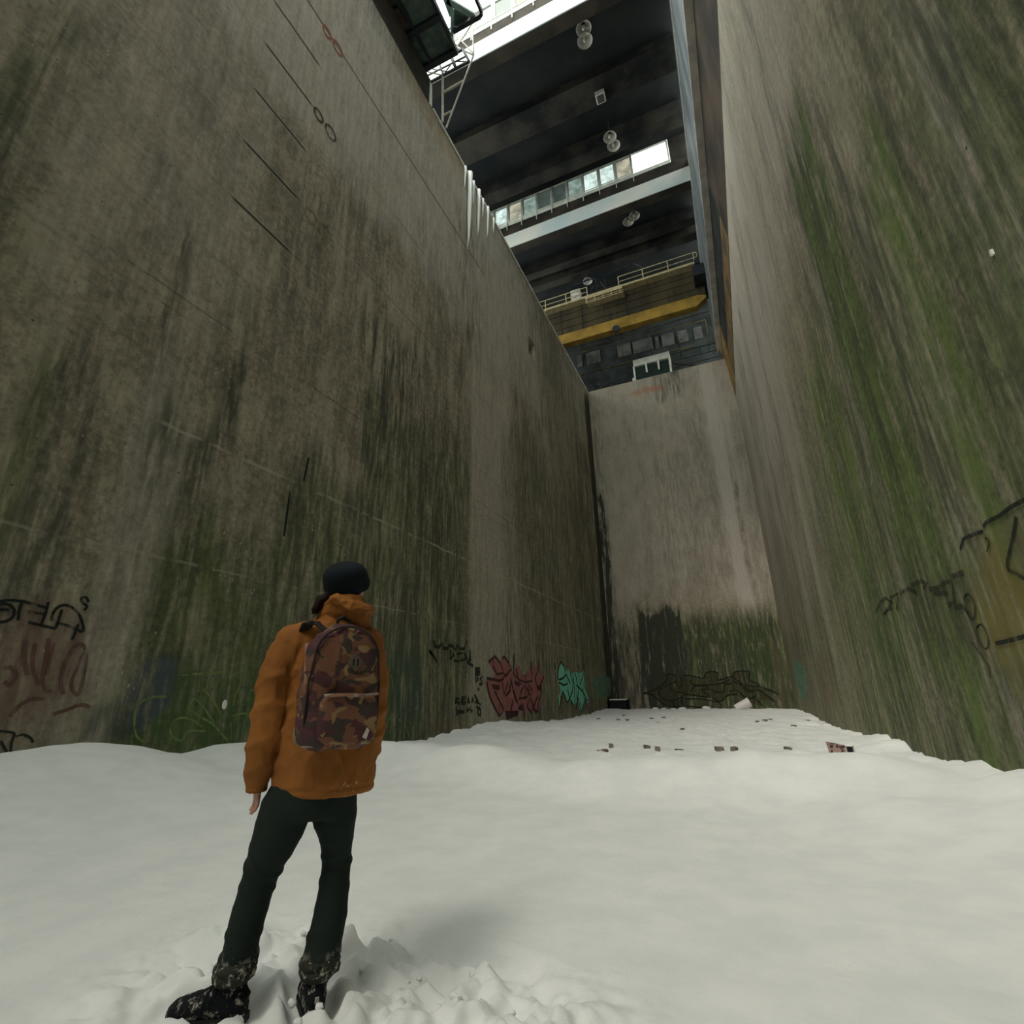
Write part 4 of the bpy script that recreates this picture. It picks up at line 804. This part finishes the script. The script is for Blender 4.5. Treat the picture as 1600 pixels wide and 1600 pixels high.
BR = [(937,1173,'first from the left, doubled'),(945,1176,'just below the leftmost one'),(955,1165,'upper one at left'),(1011,1166,'third from the left in the row'),(1027,1168,'small one in the row'),(1061,1167,'longest one in mid row'),(1124,1170,'flat one right of the middle'),(1147,1169,'small one right of the middle'),(1231,1169,'rightmost, nearest the carton')]
for i, (u, v, lab) in enumerate(BR):
    pz = onZ(u, v, .06); L = .075 if i in (5, 6) else .048
    m = MB().hexa([(-L,-.06,-.03),(L,-.06,-.03),(L,.06,-.03),(-L,.06,-.03)], [(-L*.9,-.05,.045),(L*.95,-.06,.035),(L,.05,.04),(-L,.06,.05)])
    o = m.build('brick_chunk', M['brick']); o.location = (pz.x, pz.y, snow_at(pz.x, pz.y)+.035); o.rotation_euler = (0, 0, rb.uniform(-1, 1)); setp(o, 'small brown brick fragment in the snow, '+lab, 'brick', 'brick fragments scattered across the snow')
for i, (u, v) in enumerate([(935,1124),(966,1123),(975,1118),(980,1125),(1018,1122),(1026,1126),(1037,1122),(1183,1126),(1195,1124),(1203,1123),(1261,1123),(1066,1137),(1240,1133)]):
    pz = onZ(u, v, .05); pz.y = min(pz.y, 33); o = MB().box((-.075, -.05, -.02), (.075, .05, .022)).build('litter_scrap', M['brick'] if i != 2 else plain('blue_scrap', (.03, .10, .30)))
    o.location = (pz.x*1., pz.y, snow_at(pz.x, pz.y)+.03); o.rotation_euler = (0, 0, i*.7); setp(o, 'tiny dark scrap lying on the far snow near the end wall' if i != 2 else 'tiny blue scrap on the far snow by the dark crate', 'litter', 'litter scraps near the end wall')
for i, (u, v, s_) in enumerate([(977,1110,.3),(1024,1107,.35),(1038,1107,.3),(1052,1107,.3),(1066,1106,.4),(1104,1107,.45),(1292,1128,.12)]):
    pz = onY(u, v, 35.3) if i < 6 else onX(u, v, 2.1); s_ *= .55 if i < 6 else 1
    o = MB().ell((0,0,0), (s_, s_*.6, s_*.5), nu=12, nv=8); o = o.build('snow_clump', M['snow'], smooth=True); o.location = (pz.x, pz.y, snow_at(pz.x, pz.y)+s_*.25); displace(o.data, lambda co, no: (fbm(co*4+i*3, 3)-.5)*.15)
    setp(o, 'rounded snow lump against the foot of the end wall' if i < 6 else 'small snow lump at the foot of the right wall', 'snow', 'snow lumps along the end wall' if i < 6 else None)
for i in range(40):
    a = rb.random()*6.28; c_ = [(-2.0, 2.35), (-1.35, 2.15), (-2.4, 2.15), (-1.6, 2.45), (-1.62, 1.9)][i % 5]; x = c_[0]+rb.gauss(0, .22); y = c_[1]+rb.gauss(0, .12); s_ = rb.uniform(.007, .020)
    o = MB().ell((0,0,0), (s_, s_*.85, s_*.7), nu=12, nv=8).build('snow_clod', M['snow'], smooth=True); displace(o.data, lambda co, no: (fbm(co*60+i*3, 3)-.5)*s_*1.5)
    o.location = (x, y, snow_at(x, y)+s_*.3); setp(o, 'loose clod of kicked-up snow around the boots', 'snow', 'snow clods around the boots')

# ------------------------------------------------------------------ the person (local: x right, y facing, z up)
per = None
t = NT('skin'); P = t.obj(); t.bsdf(t.mix(t.noise(P, 20, 3), (.42, .22, .15, 1), (.52, .29, .20, 1)), .55); M['skin'] = t.m
def fabric(name, c1_, c2_, sc=5., bs=.3, fine=260., rough=.85):
    t = NT(name); P = t.obj(); n = t.noise(P, sc, 5, .6); w = t.noise(P, fine, 2)
    t.bsdf(t.mix(t.step(n, .3, .7), (*c1_, 1), (*c2_, 1)), rough, t.math('ADD', t.math('MULTIPLY', n, .6), t.math('MULTIPLY', w, .25)), bs, .006, spec=.15); return t.m
t = NT('rust_orange_canvas'); P = t.obj(); n = t.noise(P, 3., 5, .6); w = t.noise(P, 260., 2); sx = t.n('ShaderNodeSeparateXYZ', {0: P})
c = t.mix(t.step(n, .3, .7), (.200, .074, .016, 1), (.300, .115, .024, 1))
f = t.math('MULTIPLY', t.math('MULTIPLY', t.step(sx.outputs[2], .90, .76), t.step(sx.outputs[0], .02, .2)), t.step(t.noise(P, 42., 5, .75), .60, .66), clamp=True)
c = t.mix(f, c, (.5, .46, .38, 1)); t.bsdf(c, .82, t.math('ADD', t.math('MULTIPLY', t.noise(P, 24., 4, .6), .5), t.math('MULTIPLY', w, .2)), .5, .008, spec=.2); M['jacket'] = t.m
def snowy(name, base, z0, amt=.55, sc=14.):
    t = NT(name); P = t.obj(); n = t.noise(P, sc, 5, .7); z = t.n('ShaderNodeSeparateXYZ', {0: P}).outputs[2]
    f = t.math('MULTIPLY', t.step(z, z0+.05, z0-.02), t.step(n, .52, .62), clamp=True)
    c = t.mix(t.math('MULTIPLY', f, amt), t.mix(t.noise(P, 5, 4), (*[c*.7 for c in base], 1), (*base, 1)), (.55, .52, .44, 1))
    t.bsdf(c, .85, t.math('ADD', t.noise(P, 150, 2), t.math('MULTIPLY', n, 1.)), .4, .006, spec=.15); return t.m
M['jeans'] = snowy('dark_green_trousers', (.016, .024, .020), .165, .5, 18.)
M['boot'] = snowy('black_boot_leather', (.010, .012, .014), .30, .75, 22.)
M['beanie'] = fabric('black_knit', (.004, .007, .009), (.009, .013, .017), 8., .6, 120.)
M['hair'] = fabric('dark_brown_hair', (.012, .007, .005), (.03, .017, .011), 30., .5)
M['sole'] = plain('boot_sole', (.012, .012, .012), .8)

# body: one continuous skin from crown to soles
hd_c = Vector((.088, .015, 1.680)); hd_m = (Matrix.Rotation(math.radians(-38), 3, 'Z') @ Matrix.Rotation(math.radians(30), 3, 'X') @ Matrix.Rotation(math.radians(8), 3, 'Y'))
def HD(x, y, z): return hd_c + hd_m @ Vector((x, y, z))
B = MB()
B.ell(HD(0, -.012, .035), (.074, .093, .085), hd_m); B.ell(HD(0, .025, -.035), (.062, .070, .075), hd_m); B.ell(HD(0, .052, -.082), (.034, .034, .026), hd_m)
B.tube([HD(0, .085, .02), HD(0, .108, -.022)], [.009, .014], 10); B.ell(HD(0, .104, -.027), (.018, .013, .010), hd_m); B.ell(HD(0, .084, -.056), (.024, .013, .009), hd_m); B.ell(HD(0, .083, .03), (.050, .014, .010), hd_m)
for s in (-1, 1): B.ell(HD(.072*s, -.005, -.010), (.010, .020, .032), hd_m); B.ell(HD(.038*s, .072, -.03), (.022, .018, .018), hd_m)
B.tube([HD(0, -.01, -.03), (.065, 0, 1.56), (.05, -.01, 1.48)], [.060, .058, .065], 16)
B.loft([((.01,0,.72), .14, .10), ((.02,0,.80), .15, .11), ((.03,0,.95), .15, .11), ((.035,0,1.1), .15, .11), ((.035,0,1.28), .165, .115), ((.035,-.01,1.40), .16, .10), ((.045,-.01,1.48), .08, .07)], 24)
for s, arm in ((-1, [(-.145,-.01,1.405,.055),(-.20,-.02,1.27,.046),(-.222,-.03,1.10,.038),(-.24,.0,.95,.034),(-.247,.025,.82,.027),(-.249,.032,.785,.026)]), (1, [(.20,-.01,1.395,.055),(.24,-.01,1.27,.046),(.25,0,1.10,.038),(.245,.03,.95,.034),(.215,.085,.83,.027),(.203,.105,.80,.026)])):
    B.tube([a[:3] for a in arm], [a[3] for a in arm], 14)
# left hand, hanging and slightly curled; right hand resting at the pocket
def hand(w, down, side, fwd):
    w = Vector(w); down = Vector(down).normalized(); side = Vector(side); side = (side-down*side.dot(down)).normalized(); pal = side.cross(down)*fwd
    B.loft([(w, .024, .018, Matrix([side, pal, down]).transposed()), (w+down*.04, .036, .016, Matrix([side, pal, down]).transposed()), (w+down*.085, .040, .014, Matrix([side, pal, down]).transposed())], 16)
    for k, L in enumerate((.066, .075, .070, .055)):
        b = w+down*.080+side*(.029-.0195*k); d1 = (down+side*(.10-.07*k)).normalized()
        p1 = b+d1*L*.42; p2 = p1+(d1+pal*.45).normalized()*L*.33; p3 = p2+(d1+pal*.95).normalized()*L*.25
        B.tube([b-d1*.02, b, p1, p2, p3], [.0090, .0088, .0084, .0076, .0062], 8)
    b = w+down*.025+side*.028; p1 = b+(down*.7+side*.6+pal*.3).normalized()*.036; p2 = p1+(down+side*.15+pal*.35).normalized()*.028
    B.tube([w+down*.01+side*.012, b, p1, p2], [.013, .012, .010, .008], 8)
hand((-.247, .030, .832), (.03, .08, -1), (-.30, .95, 0), 1); hand((.200, .110, .80), (-.75, .35, -.55), (-.3, 1, 0), -1)
LEG_L = [(-.07,0,.80,.085),(-.12,0,.66,.080),(-.155,.01,.56,.075),(-.188,.06,.46,.056),(-.205,.07,.38,.056),(-.225,.08,.27,.050),(-.238,.09,.15,.040),(-.235,.09,.06,.038)]
LEG_R = [(.08,0,.80,.085),(.12,0,.66,.082),(.13,.02,.57,.066),(.138,.04,.46,.052),(.132,.02,.38,.054),(.120,0,.27,.050),(.096,-.02,.15,.040),(.094,-.03,.06,.038)]
for lg in (LEG_L, LEG_R): B.tube([a[:3] for a in lg], [a[3] for a in lg], 16)
B.tube([(-.225,.09,.03),(-.32,.115,.015),(-.42,.145,.005)], [.036, .036, .028], 12); B.tube([(.085,-.05,.03),(.078,.06,.015),(.072,.12,.005)], [.036, .036, .028], 12)
me = fuse(B, .0062, 3, 'person')
per = link('person', me, M['skin'], smooth=True); per.location = p2w(0, 0); per.rotation_euler = (0, 0, AP); per.scale = (.925, 1, 1)
setp(per, 'person in rust orange jacket, dark trousers and black beanie, seen from behind looking up', 'person')
for s in (-1, 1):
    e = MB().ell(HD(.030*s, .078, .012), (.0125, .0125, .0125)).build('eye', plain('eye_white', (.7, .7, .68), .2, .02), per, True)
    MB().ell(HD(.030*s, .0885, .014), (.006, .0035, .006), hd_m).build('iris', plain('iris', (.04, .03, .02), .2), e, True)

# jacket
J = MB()
J.loft([((.055,0,.752), .222, .158), ((.055,0,.765), .230, .164), ((.052,0,.80), .233, .168), ((.047,0,.95), .222, .163), ((.04,0,1.1), .212, .157), ((.035,0,1.22), .213, .155), ((.035,0,1.32), .216, .150), ((.035,-.005,1.40), .205, .138), ((.038,-.01,1.45), .172, .120), ((.045,-.01,1.49), .118, .095), ((.06,-.01,1.54), .095, .09)], 40)
SL = [(-.06,-.01,1.44,.055),(-.135,-.01,1.41,.086),(-.188,-.013,1.345,.090),(-.220,-.02,1.25,.082),(-.226,-.028,1.16,.076),(-.232,-.03,1.08,.074),(-.242,-.01,.98,.071),(-.247,.01,.89,.064),(-.249,.02,.835,.056),(-.250,.028,.80,.047),(-.250,.03,.785,.045)]
SR = [(.12,-.01,1.435,.055),(.18,-.01,1.395,.080),(.218,-.01,1.325,.084),(.243,-.01,1.24,.078),(.25,-.005,1.15,.073),(.252,.0,1.08,.071),(.248,.02,.98,.068),(.238,.045,.89,.060),(.222,.075,.835,.053),(.212,.092,.805,.045),(.209,.097,.795,.044)]
J.ell((-.145,-.01,1.40), (.105,.10,.085)); J.ell((.19,-.01,1.39), (.10,.10,.085))
for s_ in (SL, SR): J.tube([a[:3] for a in s_], [a[3] for a in s_], 20)
me = fuse(J, .0085, 5, 'jacket')
def seg_d(co, arm):
    best = np.full(len(co), 9.); tt = np.zeros(len(co)); acc = 0
    for a, b in zip(arm, arm[1:]):
        a3, b3 = np.array(a[:3]), np.array(b[:3]); ab = b3-a3; L = np.linalg.norm(ab); t = np.clip(((co-a3)@ab)/(L*L), 0, 1); d = np.linalg.norm(co-a3-t[:, None]*ab, axis=1)
        m_ = d < best; best[m_] = d[m_]; tt[m_] = acc+t[m_]*L; acc += L
    return best, tt
def jac(co, no):
    d = 0
    for arm, ph in ((SL, 0.), (SR, 2.)):
        b, tt = seg_d(co, arm); m_ = sstep(.135, .095, b)
        w = tt+.35*co[:, 1]*(1 if ph else -1)+.25*(co[:, 0])+.05*(fbm(co*7, 3, 3)-.5)*2
        d = d+m_*(.0075*np.maximum(0, np.sin(w*55+ph))**1.5*(.3+1.2*sstep(.15, .3, tt)*sstep(.62, .45, tt)+.5*sstep(.5, .58, tt)))*(.5+fbm(co*6, 2, 5))
    d = d+.006*(1-np.abs(fbm(co*[15, 15, 11], 3, 44)-.5)*6).clip(0, 1)
    # body folds: diagonal drags from shoulders and soft vertical sag
    tor = sstep(.27, .20, np.abs(co[:, 0]-.04))
    r1 = 1-np.abs(fbm(np.stack([co[:, 0]*7+co[:, 2]*4, co[:, 1]*5, co[:, 2]*3.2-co[:, 0]*3], 1), 3, 40)-.5)*5
    d = d+tor*.012*np.clip(r1, 0, 1)**2+.010*(fbm(co*[6, 6, 3], 3, 50)-.5)
    d = d*(.25+.75*sstep(.77, .83, co[:, 2])*1.)
    hem = np.exp(-((co[:, 2]-.785)/.006)**2)*(np.abs(co[:, 0]-.05) < .26)*(co[:, 2] < .80); d = d-.004*hem
    return d
displace(me, jac)
jk = link('jacket', me, M['jacket'], per, True); jk['label'] = 'rust orange canvas parka'
# hood bunched round the neck
HB = MB(); hm = Matrix.Rotation(math.radians(-14), 3, 'X') @ Matrix.Rotation(math.radians(6), 3, 'Y')
HB.loft([((.075,-.015,1.468), .115, .105, hm), ((.076,-.022,1.50), .132, .126, hm), ((.080,-.028,1.530), .136, .132, hm), ((.082,-.028,1.555), .124, .122, hm), ((.084,-.022,1.580), .114, .114, hm), ((.084,-.018,1.600), .098, .102, hm)], 36)
HB.tube([(-.03,-.05,1.575), (.02,-.13,1.585), (.09,-.155,1.56), (.16,-.12,1.55), (.20,-.04,1.555), (.195,.04,1.57)], [.020, .030, .034, .030, .026, .016], 12)
me = fuse(HB, .006, 3, 'hood')
displace(me, lambda co, no: .013*np.clip(1-np.abs(fbm(np.stack([co[:, 0]*6+co[:, 2]*8, co[:, 1]*6, co[:, 2]*16-co[:, 0]*5], 1), 3, 60)-.5)*5, 0, 1)**1.5-.004)
hood = link('hood', me, M['jacket'], per, True)
for arm in (SL, SR):
    a, b = Vector(arm[-1][:3]), Vector(arm[-2][:3]); d = (a-b).normalized()
    MB().tube([a-d*.012, a+d*.006], [.0475, .0465], 20).build('cuff', M['jacket'], per, True)

# trousers
T = MB()
T.loft([((.02,0,.84), .185, .135), ((.0,0,.77), .205, .145), ((-.012,0,.71), .212, .145), ((-.012,0,.665), .205, .135)], 36)
TL = [(-.105,0,.72,.118),(-.128,0,.64,.112),(-.150,.005,.575,.100),(-.172,.04,.51,.085),(-.188,.058,.455,.078),(-.203,.068,.39,.075),(-.222,.078,.30,.075),(-.232,.084,.23,.072),(-.236,.088,.18,.074),(-.242,.09,.15,.080),(-.246,.092,.12,.086)]
TR = [(.095,0,.72,.112),(.115,0,.64,.098),(.128,.012,.575,.078),(.135,.03,.51,.069),(.138,.04,.455,.067),(.134,.025,.39,.069),(.126,.005,.30,.075),(.112,-.015,.23,.075),(.098,-.025,.18,.074),(.094,-.03,.155,.078),(.094,-.03,.13,.080)]
for l_ in (TL, TR): T.tube([a[:3] for a in l_], [a[3] for a in l_], 24)
me = fuse(T, .0085, 4, 'trousers')
def tro(co, no):
    d = .008*(fbm(co*[7, 7, 4], 3, 70)-.5)
    for lg, ph in ((TL, 0.), (TR, 1.5)):
        b, tt = seg_d(co, lg); m_ = sstep(.15, .10, b); w = tt+.5*co[:, 0]*(1 if ph else -1)+.03*(fbm(co*8, 2, 71)-.5)*2
        kn = np.exp(-((tt-.27)/.07)**2)+1.3*np.exp(-((tt-.55)/.06)**2)+.3
        d = d+m_*.006*kn*np.maximum(0, np.sin(w*70+ph))**1.5
    return d
displace(me, tro)
tr_ = link('trousers', me, M['jeans'], per, True); tr_['label'] = 'dark green trousers with snowy hems'
M['hem'] = snowy('snowy_hem', (.040, .042, .032), .40, .75, 30.)
for (c0, r_) in (((-.246, .092, .128), .085), ((.094, -.03, .136), .080)):
    m = MB(); rings = []
    for k, (z, rr) in enumerate([(-.022, .92), (-.018, 1.02), (-.006, 1.06), (.004, 1.0), (.014, 1.07), (.026, 1.04), (.034, .90)]): rings.append(((c0[0], c0[1], c0[2]+z), r_*rr, r_*rr, Matrix.Rotation(math.radians(8*math.sin(k*2)), 3, 'X')))
    m.loft(rings, 40, False); o = m.build('rolled_hem', M['hem'], per, True); displace(o.data, lambda co, no: (fbm(co*22, 3, 80)-.5)*.018)

# boots
def boot(heel, toe, ank, zb=-.035, name='boot'):
    h_ = Vector((heel[0], heel[1], 0)); t_ = Vector((toe[0], toe[1], 0)); d = (t_-h_).normalized(); L = (t_-h_).length; mz = Matrix.Rotation(math.atan2(d.y, d.x), 3, 'Z')
    b = MB(); R = lambda x, y, z: h_+mz @ Vector((x, y, 0))+Vector((0, 0, zb+z))
    up = Matrix(((0,0,1),(0,1,0),(1,0,0)))
    rr = []
    for x, wz, cz, wy in [(.0, .045, .055, .026), (.02, .060, .066, .038), (.07, .068, .072, .044), (.13, .060, .066, .046), (.19, .046, .054, .051), (.24, .040, .047, .052), (.28, .034, .041, .043), (.305, .022, .034, .026)]:
        rr.append((R(x*L/.305, 0, cz), wz, wy, mz @ up))
    b.loft(rr, 24); a_ = Vector(ank); b.loft([(R(.065, 0, .05), .062, .044, mz), (R(.075, 0, .11), .060, .046, mz), (Vector((*R(.07, 0, 0).xy, .115)).lerp(Vector((a_.x, a_.y, .115)), .7), .058, .050, mz), (Vector((a_.x, a_.y, .155)), .056, .052, mz)], 24)
    me = fuse(b, .005, 3, name); displace(me, lambda co, no: .006*(fbm(co*28, 3, 90)-.5)+.003*np.maximum(0, np.sin(co[:, 2]*150))*(co[:, 2] > .03))
    o = link(name, me, M['boot'], per, True)
    s = MB(); pr = [(0,.028),(.03,.040),(.10,.042),(.17,.048),(.24,.054),(.285,.043),(.31,.018)]
    ol = [R(x*L/.305-.004, y, 0) for x, y in pr]+[R(x*L/.305-.004, -y, 0) for x, y in pr[::-1]]; n = len(ol)
    s.add([tuple(p) for p in ol]+[tuple(p+Vector((0, 0, .026))) for p in ol], [tuple(range(n))[::-1], tuple(range(n, 2*n))]+[(i, (i+1) % n, n+(i+1) % n, n+i) for i in range(n)]); s.build('sole', M['sole'], o)
    pl_ = MB()
    for k in range(5): x = .105+.026*k; z = .142-.017*k; pl_.tube([R(x, -.030, z-.012), R(x+.004, 0, z+.006), R(x, .030, z-.012)], .0035, 6)
    pl_.build('laces', M['beanie'], o)
    return o, R
bl, RL = boot((-.180, .058), (-.488, .175), (-.238, .088)); br_, RR = boot((.088, -.118), (.066, .185), (.095, -.03))
MB().tube([(-.31, .06, .12), (-.335, .05, .085), (-.35, .045, .05), (-.345, .05, .03)], .004, 6).build('lace_end', M['beanie'], bl)
MB().box((.080, -.131, .055), (.096, -.122, .071)).build('heel_tag', M['cartin'], br_)

# beanie
m = MB(); rings = []
for z, r_, off in [(-.005, .097, -.004), (-.008, .106, -.004), (.0, .112, -.004), (.028, .1135, -.006), (.034, .110, -.008), (.050, .112, -.012), (.075, .106, -.018), (.096, .092, -.024), (.112, .070, -.030), (.121, .042, -.034), (.124, .012, -.036)]:
    rings.append((HD(0, off-.014, z*1.12+.004), r_*1.06, r_*1.12, hd_m))
m.loft(rings, 48); me = m.mesh('beanie')
bn = link('beanie', me, M['beanie'], per, True); sb = bn.modifiers.new('s', 'SUBSURF'); sb.levels = 1; sb.render_levels = 2
displace(me, lambda co, no: .007*(fbm(co*[14, 14, 10], 2, 95)-.5)); bn['label'] = 'black knitted beanie'
# hair: a short cap under the beanie and a lock at the nape
m = MB(); m.ell(HD(0, -.030, -.008), (.078, .078, .070), hd_m); rh = random.Random(4)
for k in range(16):
    a = Vector((.02+rh.uniform(-.03, .03), -.05+rh.uniform(-.02, .03), 1.635)); e = Vector((-.078+rh.uniform(-.014, .016), -.065+rh.uniform(-.02, .02), 1.54+rh.uniform(-.012, .012)))
    m.tube([a, a.lerp(e, .5)+Vector((-.022, 0, .010)), e], [.016, .016, .006], 6)
m.build('hair', M['hair'], per, True)

# ------------------------------------------------------------------ backpack (worn on the back: a thing of its own)
t = NT('camo_canvas'); P = t.obj(); Pm = t.scale(P, (1, 1, 1.4))
n1 = t.noise(Pm, 9., 2, .5, .8); n2 = t.noise(t.n('ShaderNodeMapping', {'Vector': Pm, 'Location': (3.1, 1.7, 9.2)}).outputs[0], 8., 2, .5, .8); n3 = t.noise(t.n('ShaderNodeMapping', {'Vector': Pm, 'Location': (7.1, 4.7, 2.2)}).outputs[0], 11., 2, .5, .8)
c = t.mix(t.step(n1, .50, .515), (.050, .034, .029, 1), (.150, .066, .038, 1)); c = t.mix(t.step(n2, .54, .555), c, (.070, .026, .030, 1)); c = t.mix(t.step(n3, .59, .605), c, (.23, .145, .070, 1))
t.bsdf(c, .75, t.noise(P, 220, 2), .3, .004, spec=.25); M['camo'] = t.m
M['tan'] = plain('tan_leather', (.36, .20, .12), .6, .2, 12.); M['strap'] = plain('dark_webbing', (.022, .016, .013), .8, .3, 12.); M['snowline'] = plain('snow_dusted_piping', (.35, .27, .22), .8, .5, 16., col2=(.10, .06, .05)); M['labelw'] = plain('white_label', (.60, .56, .48), .7, .2, 30.)
bp = empty('backpack', p2w(.062, -.262, .955), AP+math.radians(14)); setp(bp, 'brown camouflage backpack with a front pocket, worn on the person\'s back', 'backpack')
# local: origin bottom centre; y- is toward the viewer
def pack_prof(z):   # half width, half depth of the sack at height z (0..0.5)
    zz = z/.50; w = .158*(1-.28*max(0, (zz-.55)/.45)**2.2); return w, .098*(1-.25*zz)
m = MB(); rings = []
for k in range(21):
    z = .50*k/20; w, d = pack_prof(z); e = 1.0
    if z < .05: e = .62+.38*math.sqrt(max(0, 1-((.05-z)/.05)**2))
    if z > .38: e = math.sqrt(max(0.02, 1-((z-.38)/.122)**2))**.85
    pts = []
    for j in range(40):
        a = 2*math.pi*j/40; ca, sa = math.cos(a), math.sin(a); sg = lambda v_, q: math.copysign(abs(v_)**q, v_)
        pts.append((w*e*sg(ca, .62), d*sg(sa, .62)*(.55+.45*e)-.01*z, z))
    rings.append(pts)
vs = [p for r_ in rings for p in r_]; fs = [(i*40+k, i*40+(k+1) % 40, (i+1)*40+(k+1) % 40, (i+1)*40+k) for i in range(20) for k in range(40)]+[tuple(range(40))[::-1], tuple(20*40+k for k in range(40))]
m.add(vs, fs); me = fuse(m, .006, 2, 'main_compartment')
displace(me, lambda co, no: .014*(fbm(co*[9, 9, 6], 3, 101)-.5)+.008*np.clip(1-np.abs(fbm(np.stack([co[:, 0]*9, co[:, 1]*9, co[:, 2]*12+co[:, 0]*8], 1), 2, 103)-.5)*6, 0, 1))
mc = link('main_compartment', me, M['camo'], bp, True)
m = MB(); m.ell((.012, -.098, .115), (.122, .036, .098), nu=32, nv=20, e1=.45, e2=.5); me = fuse(m, .005, 2, 'front_pocket'); displace(me, lambda co, no: .009*(fbm(co*[14, 14, 10], 3, 107)-.5)); fp = link('front_pocket', me, M['camo'], bp, True)
m = MB(); m.tube([(-.10+.028*i, -.138+.006*abs(i-4)/4, .204+.003*math.sin(i)) for i in range(9)], .005, 8); z_ = m.build('zipper', M['snowline'], fp)
m = MB(); m.box((-.075, -.146, .199), (.015, -.138, .212)); m.build('zip_pull', M['tan'], fp)
m = MB(); pts = []
for k in range(13): a = math.pi*k/12; pts.append((.135*math.cos(a), -.078, .36+.125*math.sin(a)))
m.tube([(.150, -.066, .10)]+[(.150, -.070, .25)]+pts+[(-.150, -.070, .25), (-.15, -.066, .1)], .0045, 8); m.build('arch_zipper', M['strap'], mc)
m = MB(); pts = [(.136*math.copysign(abs(math.cos(a))**.62, math.cos(a)), -.078*abs(math.sin(a))**.62-.004, .016) for a in np.linspace(0, math.pi, 25)]; m.tube(pts, .0050, 8); m.build('piping', M['snowline'], mc)
# diamond patch with two slots
m = MB(); cx_, cz_ = .03, .335; m.add([(cx_-.036, -.096, cz_), (cx_, -.096, cz_-.040), (cx_+.036, -.096, cz_), (cx_, -.096, cz_+.040), (cx_-.036, -.088, cz_), (cx_, -.088, cz_-.040), (cx_+.036, -.088, cz_), (cx_, -.088, cz_+.040)], [(0,1,2,3), (4,7,6,5), (0,4,5,1), (1,5,6,2), (2,6,7,3), (3,7,4,0)])
pa_ = m.build('diamond_patch', M['carton'] if False else plain('brown_leather_patch', (.10, .075, .06), .7, .2, 20.), mc); m = MB(); m.box((cx_-.012, -.0975, cz_-.014), (cx_-.006, -.0955, cz_+.014)).box((cx_+.006, -.0975, cz_-.014), (cx_+.012, -.0955, cz_+.014)); m.build('slot', M['black'], pa_)
m = MB(); a_ = (.078, .055); m.add([(a_[0]-.012, -.139, a_[1]-.012), (a_[0]+.004, -.139, a_[1]-.022), (a_[0]+.016, -.137, a_[1]+.012), (a_[0]+.006, -.137, a_[1]+.022)], [(0,1,2,3)]); m.v += [(x, y+.004, z) for x, y, z in m.v]; m.f += [(4,7,6,5), (0,4,5,1), (1,5,6,2), (2,6,7,3), (3,7,4,0)]; m.build('woven_label', M['labelw'], fp)
m = MB(); m.tube([(-.03, .02, .485), (-.025, .02, .525), (.0, .02, .54), (.025, .02, .525), (.03, .02, .485)], .008, 8); m.build('haul_loop', M['strap'], bp)
for s in (-1, 1):
    m = MB(); pts = [(-.06, .05, .47), (-.10, .10, .520), (-.12, .16, .518), (-.12, .24, .465), (-.12, .34, .36), (-.12, .38, .2)] if s < 0 else [(.05, .06, .46), (.075, .10, .505), (.085, .17, .515), (.085, .25, .48), (.08, .35, .38), (.08, .37, .2)]
    for a_, b_ in zip(pts, pts[1:]): m.bar(a_, b_, .050, .012)
    m.build('shoulder_strap', M['strap'], bp, bevel=.003)
m = MB(); m.bar((-.150, -.035, .30), (-.135, .06, .42), .022, .006); m.bar((-.158, -.03, .20), (-.150, -.035, .30), .022, .006); m.build('side_strap', M['tan'], bp)
